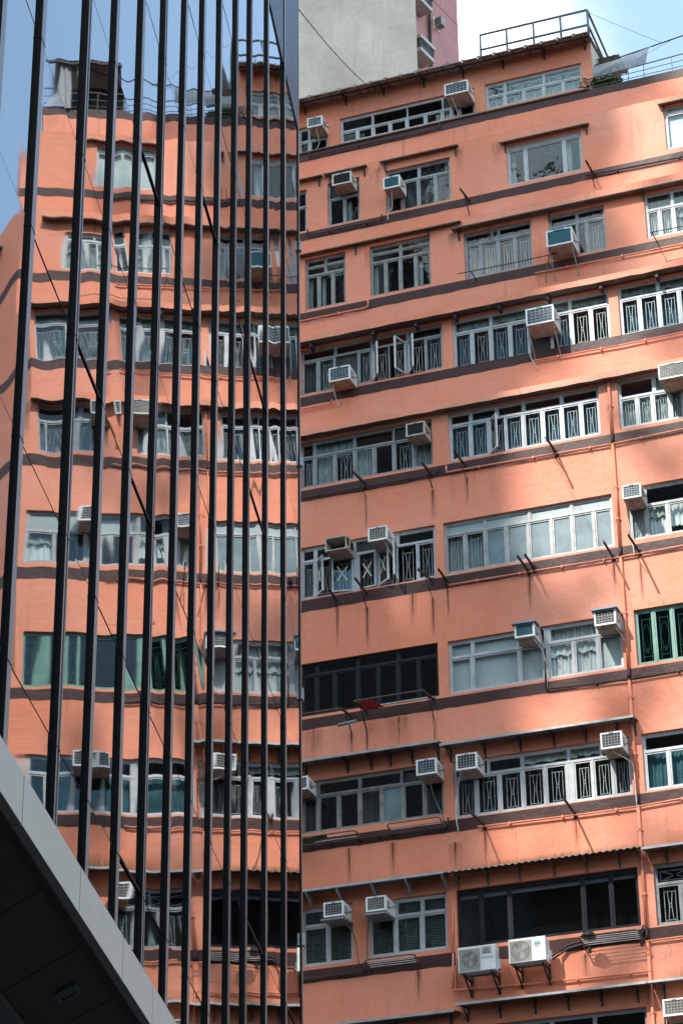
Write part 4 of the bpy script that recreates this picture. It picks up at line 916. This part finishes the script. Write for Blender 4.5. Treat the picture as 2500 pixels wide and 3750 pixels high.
def tarp_fn(u, v):
    p = A_*(1-u)*(1-v)+B_*u*(1-v)+C_*u*v+D_*(1-u)*v
    w_ = max(0, (v-.75)/.25)
    return (p.x+.012*math.sin(u*46)*w_, .025*math.sin(u*9+v*3)*(1-abs(2*v-1))-.10*math.sin(3.14*v)+.03*math.sin(u*60+2*math.sin(u*9))*w_, p.z-.05*math.sin(u*3.14)*(1-v)-.035*w_*(.5+.5*math.sin(u*23+1.3*math.sin(u*11)))-.04*math.sin(3.14*v)*(1-u))
to = MB().grid(tarp_fn, 90, 24).build('tarpaulin', 'tarp_plastic', None, smooth=True); to.matrix_world = FAC @ Matrix.Translation((-11.9, 4.3, 43.5)); tag(to, 'translucent grey plastic tarpaulin tied over the roof terrace', 'tarpaulin')
ck = MB()
for i in range(20):
    a, c = i*.03, (i+1)*.03; ck.quad((a, -.25, .012*math.sin(i*1.3)), (c, -.25, .012*math.sin((i+1)*1.3)), (c, .9, .20+.012*math.sin((i+1)*1.3)), (a, .9, .20+.012*math.sin(i*1.3)))
ct = empty('lean_to_roof', FAC, (-11.85, 5.0, 44.05), 'small corrugated lean-to roof beside the penthouse wall', 'roof')
ck.build('sheet', 'corrugated', ct); MB().beam((.05, -.2, -.02), (.05, -.2, -1.5), .05).beam((.5, -.2, -.02), (.5, -.2, -1.5), .05).build('post', 'bracket_dark', ct); MB().box(.02, .5, .3, .35, -1.2, -.1).build('back_board', 'rust_pale', ct)
for j, (u, hgt, lab) in enumerate([(-11.95, .55, 'leafy potted plant nearest the penthouse window behind the terrace railing'), (-11.65, .42, 'low leafy potted plant under the tarpaulin between two others'), (-11.38, .38, 'small leafy potted plant beside the cream box on the roof terrace')]):
    t = empty('potted_plant', FAC, (u, 4.3, 42.45), lab, 'plant', 'plants on the roof terrace')
    MB().tube([(0, 0, -.02), (0, 0, .16)], .08, 12).build('pot', 'pot', t)
    Lf = MB()
    for k in range(300):
        a = rnd.uniform(0, 6.28); rr = rnd.uniform(.02, .24); z = .16+rnd.uniform(0, hgt-.12); L_ = rnd.uniform(.09, .17); dr = rnd.uniform(-.5, .4); wv = L_*.22
        p = Vector((rr*math.cos(a), rr*math.sin(a)*.5, z)); d = Vector((math.cos(a+rnd.uniform(-.8, .8)), math.sin(a)*.7, dr)).normalized(); sd = d.cross(Vector((rnd.uniform(-.4, .4), rnd.uniform(-.4, .4), 1))).normalized()
        Lf.m = k % 2; Lf.quad(tuple(p), tuple(p+d*L_*.5+sd*wv), tuple(p+d*L_), tuple(p+d*L_*.5-sd*wv))
    Lf.build('foliage', ['leaf_a', 'leaf_b'], t)
    MB().tube([(0, 0, .1), (.02, .01, hgt*.7)], .012, 6).build('stem', 'rust_pale', t)
bx = MB().box(0, .36, 0, .4, 0, .55).box(-.01, .37, -.01, .41, .55, .60); bo = bx.build('storage_box', 'ac_cream', None, bevel=.012); bo.matrix_world = FAC @ Matrix.Translation((-11.3, 4.7, 42.3)); tag(bo, 'cream box standing on the roof terrace under the tarpaulin', 'box')
# terrace shed seen mirrored in the glass tower, red terrace wall
rw = MB().box(0, 3.0, 0, .2, 0, .75); ro = rw.build('terrace_wall', 'terrace_red', None); ro.matrix_world = FAC @ Matrix.Translation((-10.2, 5.2, 42.2)); tag(ro, 'low red wall at the back of the roof terrace', 'wall')
sh = empty('rooftop_shed', FAC, (-8.9, 4.2, 42.45), 'corrugated roof shed with plastic sheeting, seen mirrored at the top of the glass tower', 'shed')
n = 40; b = MB()
for i in range(n):
    a, c = -.1+1.95*i/n, -.1+1.95*(i+1)/n; b.quad((a, -.4, 1.55+.02*math.sin(i*1.6)), (c, -.4, 1.55+.02*math.sin((i+1)*1.6)), (c, 1.8, 1.95+.02*math.sin((i+1)*1.6)), (a, 1.8, 1.95+.02*math.sin(i*1.6)))
b.build('roof', 'sheet_grey', sh)
for x in (.05, 1.4): MB().beam((x, -.2, 0), (x, -.2, 1.56), .06).build('post', 'bracket_dark', sh)
MB().box(.1, 1.6, .9, .95, 0, 1.6).build('back_board', 'bracket_dark', sh); MB().beam((-.2, -.35, 1.50), (1.95, -.35, 1.48), .07).build('beam', 'bracket_dark', sh)
MB().grid(lambda u, v: (1.1+.5*u+.25*u*v, -.25-.12*v+.03*math.sin(u*12+v*3), 1.5-1.5*v), 24, 12).build('sheeting', 'tarp_plastic', sh, smooth=True)
MB().grid(lambda u, v: (1.55+.03*math.sin(v*9), -.3+1.5*u, 1.5+.3*u-1.6*v), 12, 10).build('sheeting', 'tarp_plastic', sh, smooth=True)
def sagging(name, a, b, sag, r, mat, label, cat, mtx=Matrix.Identity(4), n=14):
    a, b = Vector(a), Vector(b); return tube_thing(name, [tuple(a.lerp(b, i/n)-Vector((0, 0, sag*4*(i/n)*(1-i/n)))) for i in range(n+1)], r, mat, label, cat, None, mtx, 6)
sagging('cable', (-11.83, 4.3, 43.49), (-7.5, 4.3, 44.1), .02, .018, 'cable', 'black cable running from the tarpaulin corner to the right picture edge', 'cable', FAC)
sagging('wire', (-11.83, 3.9, 45.0), (-10.0, 4.3, 43.75), .02, .006, 'wire_grey', 'thin wire dropping from the railing corner to the black cable', 'cable', FAC)
sagging('wire', (-11.83, 6.6, 45.0), (-9.6, 4.3, 43.8), .03, .006, 'wire_grey', 'thin wire from the rear railing post to the black cable', 'cable', FAC)

# ------------------------------------------------------------------ mirror glass tower on the left
tw = empty('mirror_glass_tower', TOW, (0, 0, 0), 'office tower of wavy mirror glass between black and grey vertical fins', 'building')
FT = [11.0, 12.2, 13.3, 14.45, 15.62, 17.18, 18.30, 19.47, 20.6, 21.75, 22.87, 24.03, 25.24, 26.4, 27.94, 29.62, 31.2]
FK = 'AABA' + 'ABAABAAABBAAE'
TZ = [5.3, 7.12, 8.93, 10.70, 12.52, 14.30, 16.13, 17.95, 19.77, 21.62, 23.45, 24.75, 27.0, 29.0, 32.0]
EW = 31.25
MB().box(3, EW, .045, 8.5, 0, 32).build('core', 'tower_core', tw)
def pane_mb(b, x0, x1, z0, z1, sd):
    r = random.Random(sd); nx, nz = 12, max(4, int((z1-z0)*9))
    W_ = [(r.uniform(.5, .95), r.uniform(.25, .7), r.uniform(0, 6.28), r.uniform(.3, 1)) for _ in range(3)]
    px, pz = r.uniform(.3, .7), r.uniform(.3, .7); bow = r.uniform(-.6, 1.0); tx, tz_ = r.gauss(0, .0003), r.gauss(0, .0009)
    def fn(u, v):
        x = x0+(x1-x0)*u; z = z0+(z1-z0)*v
        d = sum(.00045*a*math.sin(6.283*(kx*(x-x0)/1.25+kz*(z)/1.5)+ph) for kx, kz, ph, a in W_)
        d += .0011*bow*(1-((u-px)*2)**2)*(1-((v-pz)*2)**2*.5)*.5 + tx*(x-x0)+tz_*(z-z0)
        d += .00009*math.sin(6.283*z/.7+sd)*math.sin(3.14*u)
        return (x, d, z)
    b.grid(fn, nx, nz)
vis = 0; rest = MB()
for i in range(len(FT)-1):
    for j in range(len(TZ)-1):
        x0, x1, z0, z1 = FT[i]+.004, FT[i+1]-.004, TZ[j]+.006, TZ[j+1]-.006
        if x0 > 27.9 and z0 > 24.7: continue
        # the sight line through the picture's top and bottom
        if i >= 3 and z1 > 5.9+(x0-15)*.30 and z0 < 14.6+(x1-15)*.72 and vis < 100:
            b = MB(); pane_mb(b, x0, x1, z0, z1, i*31+j); b.build('glass_panel', 'mirror_glass', tw, smooth=True); vis += 1
        else: pane_mb(rest, x0, x1, z0, z1, i*31+j)
ro = rest.build('glass_panels_beyond', 'mirror_glass', tw, smooth=True); ro['kind'] = 'stuff'
for z in TZ:
    b = MB()
    for i in range(len(FT)-1):
        hsh = random.Random(int(z*10)*7+i).random(); th = .006 if hsh < .93 else .020
        if FT[i] > 27.9 and z > 25: continue
        b.box(FT[i], FT[i+1], -.0015 if th < .02 else -.014, .03, z-th/2, z+th/2)
    b.build('transom', 'fin_black', tw)
for x, k in zip(FT, FK):
    b = MB()
    if k == 'A':
        b.m = 1; b.box(x-.06, x+.06, -.031, .04, 4.5, 32); b.m = 0; b.box(x-.065, x-.0602, -.0315, .04, 4.5, 32)  # grey cap; near face painted black to look shaded
    elif k == 'B':
        b.m = 0; b.box(x-.06, x+.06, -.020, .04, 4.5, 32)
        b.box(x-.0645, x-.0602, -.0325, .04, 4.5, 32)  # black sheet puts the shade onto the near face
        b.m = 1; b.box(x-.06, x-.02, -.032, -.0202, 4.5, 32); b.box(x+.03, x+.06, -.032, -.0202, 4.5, 32)
    else:
        b.m = 0; b.box(x-.02, x+.06, -.012, .3, 4.5, 32); b.m = 1; b.box(x+.0605, x+.12, -.013, .3, 4.5, 32)
    if k != 'E':
        b.m = 0
        for z in TZ[1:-1]: b.box(x-.068, x+.063, -.0335, -.005, z-.05, z-.036)
    o = b.build('mullion', ['fin_black', 'fin_grey'], tw)
    if k == 'E':
        for z in (10.9+1.1, 15.45, 19.05, 22.7): MB().box(x+.02, x+.11, -.045, -.0135, z-.08, z+.08).build('clamp', 'galv', o)
lv = MB()
for i in (14, 15):
    x0, x1 = FT[i]+.06, FT[i+1]-.05
    for k in range(62): z = 24.80+k*.075; lv.box(x0, x1, -.018, .012, z, z+.036)
lv.build('louvre_panel', 'louvre', tw); MB().box(27.95, 31.2, .022, .04, 24.78, 32).build('louvre_back', 'fin_black', tw)

# ------------------------------------------------------------------ entrance canopy: stone fascia and dark soffit
cp = empty('entrance_canopy', TOW, (15, -1.2, 6.1), 'grey clad canopy edge with dark panelled underside sloping across the bottom left', 'canopy')
for i, (a, b) in enumerate(zip([-12.0, -9.2, -7.8, -6.3, -4.97, -3.46, -2.1, -.9, .05, .8, 2.2], [-9.2, -7.8, -6.3, -4.97, -3.46, -2.1, -.9, .05, .8, 2.2, 8])):
    MB().box(a+.007, b-.007, -.0, .06, .0, .265).build('fascia_panel', 'fascia', cp)
MB().box(-12, 8, .012, .06, .002, .26).build('joint_filler', 'fin_black', cp)
MB().box(-12, 8, .061, 1.19, .13, .262).build('slab', 'tower_core', cp)
MB().box(-12, 8, .055, .11, -.006, .13).build('soffit_edge_strip', 'bracket_dark', cp)
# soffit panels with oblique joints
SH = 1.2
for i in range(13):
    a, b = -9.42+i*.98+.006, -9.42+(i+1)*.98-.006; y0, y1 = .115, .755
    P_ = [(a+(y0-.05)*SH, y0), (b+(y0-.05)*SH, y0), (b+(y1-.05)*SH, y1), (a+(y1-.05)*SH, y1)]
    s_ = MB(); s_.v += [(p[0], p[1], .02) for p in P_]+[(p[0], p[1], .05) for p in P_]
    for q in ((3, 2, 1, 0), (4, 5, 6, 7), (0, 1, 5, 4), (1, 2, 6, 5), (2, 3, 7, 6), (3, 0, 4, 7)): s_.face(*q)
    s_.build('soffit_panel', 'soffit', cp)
MB().box(-12, 8, .765, 1.18, -.02, .05).build('inner_soffit_strip', 'frame_dull', cp)
dl = empty('downlight', TOW, (14.32, -.83, 6.112), 'unlit recessed downlight with a pale trim in the dark canopy underside', 'lamp')
fr_ = MB()
for c in ((-.085, .085, -.085, -.062), (-.085, .085, .062, .085), (-.085, -.062, -.062, .062), (.062, .085, -.062, .062)):
    k0 = len(fr_.v); fr_.box(*c, -.012, .03); fr_.v[k0:] = [(x+SH*y, y, z) for x, y, z in fr_.v[k0:]]
fo = fr_.build('trim', 'frame_dull', dl); ln = MB().box(-.062, .062, -.062, .062, -.002, .02); ln.v = [(x+SH*y, y, z) for x, y, z in ln.v]; ln.build('lens', 'lamp_glass', dl)

# ------------------------------------------------------------------ towers behind the roof
def azm(a): return Vector((math.sin(R_(a)), math.cos(R_(a)), 0))
def frame_at(az_dist, az_x):
    p = azm(az_dist[0])*az_dist[1]; x = azm(az_x); y = Vector((-x.y, x.x, 0))
    return Matrix(((x.x, y.x, 0, p.x), (x.y, y.y, 0, p.y), (0, 0, 1, 0), (0, 0, 0, 1)))
M1 = frame_at((2.295, 70), 86)
ct = empty('concrete_tower', M1, (0, 0, 0), 'tall blank beige concrete gable wall with dark rain stains and a vertical joint', 'building')
MB().box(-24, 0, 0, 12, 0, 82).build('wall', 'concrete_gable', ct)
MB().box(-5.02, -5.0, -.004, .0, 30, 82).build('expansion_joint', 'office_stone', ct)
M2 = frame_at((1.62, 84), 33)      # x runs along the visible red wall, away from the street
rt = empty('red_tiled_tower', M2, (0, 0, 0), 'red mosaic tiled tower with grilled balconies and a drainpipe behind the concrete gable', 'building')
MB().box(-3, 5.5, 0, 12, 0, 95).build('wall', 'tile_red', rt)
MB().tube([(2.95, -.08, 20), (2.95, -.08, 95)], .06, 8).build('drainpipe', 'bracket_dark', rt)
MB().box(3.05, 5.51, -.012, -.001, 72.38, 72.45).build('movement_joint', 'terrace_red', rt)
def cage(z):
    a, e = 1.22, 2.32
    c = MB().box(a, e, -.62, -.001, z, z+.17).box(a-.04, e+.04, -.66, -.001, z+.64, z+.82).build('ac_balcony', 'tile_white', rt)
    b = MB()
    for k in range(7): zz = z+.20+k*.062; b.box(a+.03, e-.03, -.60, -.585, zz, zz+.02); b.box(e-.03, e-.01, -.58, -.01, zz, zz+.02); b.box(a+.01, a+.03, -.58, -.01, zz, zz+.02)
    for x in (a+.02, (a+e)/2, e-.02): b.box(x-.015, x+.015, -.605, -.58, z+.17, z+.64)
    b.build('grille', 'rail_paint', c); MB().box(a+.3, e-.15, -.5, -.12, z+.18, z+.55).build('cooling_unit', 'ac_under', c)
for z in (65.33, 68.03, 70.73): cage(z)
def awall(x, z, lab):
    t = empty('air_conditioner', M2, (x, 0, z), lab, 'air conditioner', 'air conditioners on the red tower')
    MB().box(0, .34, -.36, 0, 0, .44).build('casing', 'ac_under', t, bevel=.01); MB().box(-.07, .41, -.02, -.004, -.08, .5).build('surround', 'label_white', t)
    b = MB()
    for k in range(6): b.box(-.004, 0, -.33+k*.055, -.30+k*.055, .03, .40)
    b.build('side_louvre', 'bracket_dark', t); MB().box(.03, .31, -.366, -.361, .04, .40).build('front_guard', 'galv', t)
awall(3.45, 71.0, 'small grey air conditioner boxed on the upper part of the red tiled wall'); awall(3.6, 68.3, 'small grey air conditioner on the red tiled wall just above the corrugated eave')
sagging('cable', (-.63, 32.59, 28.09), (.91, 55.66, 44.03), .12, .010, 'cable', 'black cable slanting across the beige concrete gable down to the penthouse roof', 'cable')

# ------------------------------------------------------------------ street, neighbour beside, buildings opposite, one added to throw the shade
g = MB().quad((-600, -600, 0), (600, -600, 0), (600, 600, 0), (-600, 600, 0)).build('ground', 'asphalt'); tag(g, 'asphalt street', '', kind='structure')
pv = MB().box(-30, -6.0, -3.5, .0, .004, .14).build('pavement', 'pavement'); pv.matrix_world = FAC; tag(pv, 'concrete pavement along the facade', '', kind='structure')
nb = empty('grey_apartment_block', FAC, (0, 0, 0), 'grey apartment block next door, seen only mirrored at the far left of the glass tower', 'building')
MB().box(-5.6, 12, 2, 16, 0, 26).build('wall', 'office_stone', nb)
b = MB()
for j in range(8):
    for i in range(6): b.box(-5.0+i*2.6, -3.4+i*2.6, 1.98, 2.05, 3.6+j*2.9, 5.0+j*2.9)
b.build('window', 'pane_dark', nb)
for z in (8.8, 14.6, 20.4): MB().box(-5.6, 6, 1.1, 2, z, z+.12).build('awning', 'sheet_grey', nb)
# unseen opposite tower, added and shaped so its shadow covers the facade's left part
K = 70
def shade_pos(u, z, k=K): return (u-.36*k, -k, z+1.0*k)
ot = empty('shade_tower', FAC, (0, 0, 0), 'unseen dark tower added behind the viewer to shade the left of the facade', 'building')
y = -K
def slab(u_right, z_top, depth, z_low, name, mat, w=40, wleft=None):
    x = shade_pos(u_right, 0, K+depth)[0]; zt = shade_pos(0, z_top)[2]
    return MB().box(x-w, x, y-depth, y, z_low, zt).build(name, mat, ot)
slab(-14.9, 33, 10, 0, 'wall', 'office_glass'); slab(-13.4, 52, 6, 103.01, 'shade_crown', 'office_stone')  # right edges follow the wanted shadow boundary
MB().box(shade_pos(-14.9, 0, K+10)[0]+.01, -13, y-10, y, 0, K+12).build('wing', 'office_glass', ot)  # lower wing, sized for dark reflections in the panes, below the sun's path
sc_ = MB(); r = random.Random(11)
for i in range(24):  # random bars added in the sun's path to dapple the lit wall
    u, zz = r.uniform(-13.5, -5), r.uniform(16, 45); a = r.uniform(.5, 2.2); L_ = r.uniform(1.5, 4.0); wd = r.uniform(.3, .8)
    p = shade_pos(u, zz); dx, dz = math.cos(a)*L_/2, math.sin(a)*L_/2
    sc_.beam((p[0]-dx, y+.5, p[2]-dz), (p[0]+dx, y+.5, p[2]+dz), .2, wd)
# slats of uneven length, added to soften the edge of the tower's shadow
zz = 14.0
while zz < 50:
    edge = -14.9 if zz < 33 else -13.4
    L_ = r.uniform(.3, 1.6)+1.3*max(0, math.sin(zz*.55)); p = shade_pos(edge, zz, K); sc_.box(p[0]-1, p[0]+L_, y-.3, y+.1, p[2], p[2]+.34); zz += .62
sc_.build('shadow_breaking_bars', 'bracket_dark', ot)
ob = empty('stone_office_block', Matrix.Identity(4), (20, -45, 0), 'pale office block across the street behind the viewer', 'building')
MB().box(-18, 30, -15, 0, 0, 42).build('wall', 'office_stone', ob)
b = MB()
for j in range(12): b.box(-17, 29, -.001, .05, 3+j*3.2, 4.8+j*3.2)
b.build('window', 'office_glass', ob)

# ------------------------------------------------------------------ light, sky, camera
SUN = Vector((-.677, -.819, 1.0)).normalized()
sun = bpy.data.lights.new('sun', 'SUN'); sun.energy = 2.5; sun.angle = R_(.55); sun.color = (1, .95, .87)
so = bpy.data.objects.new('sun', sun); C.objects.link(so); so.rotation_euler = SUN.to_track_quat('Z', 'Y').to_euler(); so.location = (0, 0, 120)
wd = bpy.data.worlds.new('World'); sc.world = wd; wd.use_nodes = True; t = wd.node_tree
bg = t.nodes['Background']; bg.inputs[1].default_value = .15
sky = N(t, 'ShaderNodeTexSky', sky_type='NISHITA', sun_disc=False); sky.sun_elevation = math.asin(SUN.z); sky.sun_rotation = math.atan2(SUN.x, SUN.y)
sky.air_density = 1.1; sky.dust_density = 1.0; sky.ozone_density = 1.0
tc = N(t, 'ShaderNodeTexCoord'); sp = N(t, 'ShaderNodeSeparateXYZ'); lk(t, tc.outputs['Generated'], sp.inputs[0])
nz = noise(t, tc.outputs['Generated'], 7, 8, .55); nz2 = noise(t, tc.outputs['Generated'], 2.2, 6, .55)
# a cloud bank stands to the north; elsewhere broken fair-weather cloud
def mr(inp, a, b, c, d):
    n = N(t, 'ShaderNodeMapRange', interpolation_type='SMOOTHSTEP'); n.inputs[1].default_value = a; n.inputs[2].default_value = b; n.inputs[3].default_value = c; n.inputs[4].default_value = d; lk(t, inp, n.inputs[0]); return n.outputs[0]
def math_(op, a, b):
    n = N(t, 'ShaderNodeMath', operation=op)
    for i, v in enumerate((a, b)):
        if isinstance(v, (int, float)): n.inputs[i].default_value = v
        else: lk(t, v, n.inputs[i])
    return n.outputs[0]
xn = math_('ADD', sp.outputs[0], math_('MULTIPLY', math_('SUBTRACT', nz, .5), .16))
bank = math_('MULTIPLY', mr(xn, .02, .105, 1, .14), mr(sp.outputs[1], .2, .5, 0, 1))
brk = math_('MULTIPLY', mr(nz2, .43, .61, .05, .9), mr(sp.outputs[1], .55, .30, 0, 1))
wisp = mr(nz, .52, .78, 0, .25)
cl = math_('MAXIMUM', math_('MAXIMUM', bank, brk), wisp)
mx = N(t, 'ShaderNodeMix', data_type='RGBA'); lk(t, cl, mx.inputs[0]); lk(t, mul(t, sky.outputs[0], (.46, .84, .97)), mx.inputs[6]); mx.inputs[7].default_value = (7.6, 7.6, 7.6, 1)
lk(t, mx.outputs[2], bg.inputs[0])

cam = bpy.data.cameras.new('camera'); cam.sensor_fit = 'VERTICAL'; cam.sensor_height = 36; cam.sensor_width = 24; cam.lens = 89.2216; cam.clip_end = 2000; cam.clip_start = .1
co = bpy.data.objects.new('camera', cam); C.objects.link(co)
Rr, Uu, Ff = Vector((0.99991695, 0.00601435, -0.01139851)), Vector((0.01288792, -0.46662705, 0.88436028)), Vector((0, 0.88443373, 0.46666581))
co.matrix_world = Matrix(((Rr.x, Uu.x, -Ff.x, 0), (Rr.y, Uu.y, -Ff.y, 0), (Rr.z, Uu.z, -Ff.z, 1.6), (0, 0, 0, 1)))
sc.camera = co
sc.view_settings.view_transform = 'Standard'; sc.view_settings.look = 'None'; sc.view_settings.exposure = 1.34; sc.view_settings.gamma = 1
cy = sc.cycles; cy.use_denoising = True; cy.max_bounces = 8; cy.transparent_max_bounces = 12; cy.glossy_bounces = 5; cy.diffuse_bounces = 4
cy.sample_clamp_indirect = 6; cy.caustics_reflective = False; cy.caustics_refractive = False
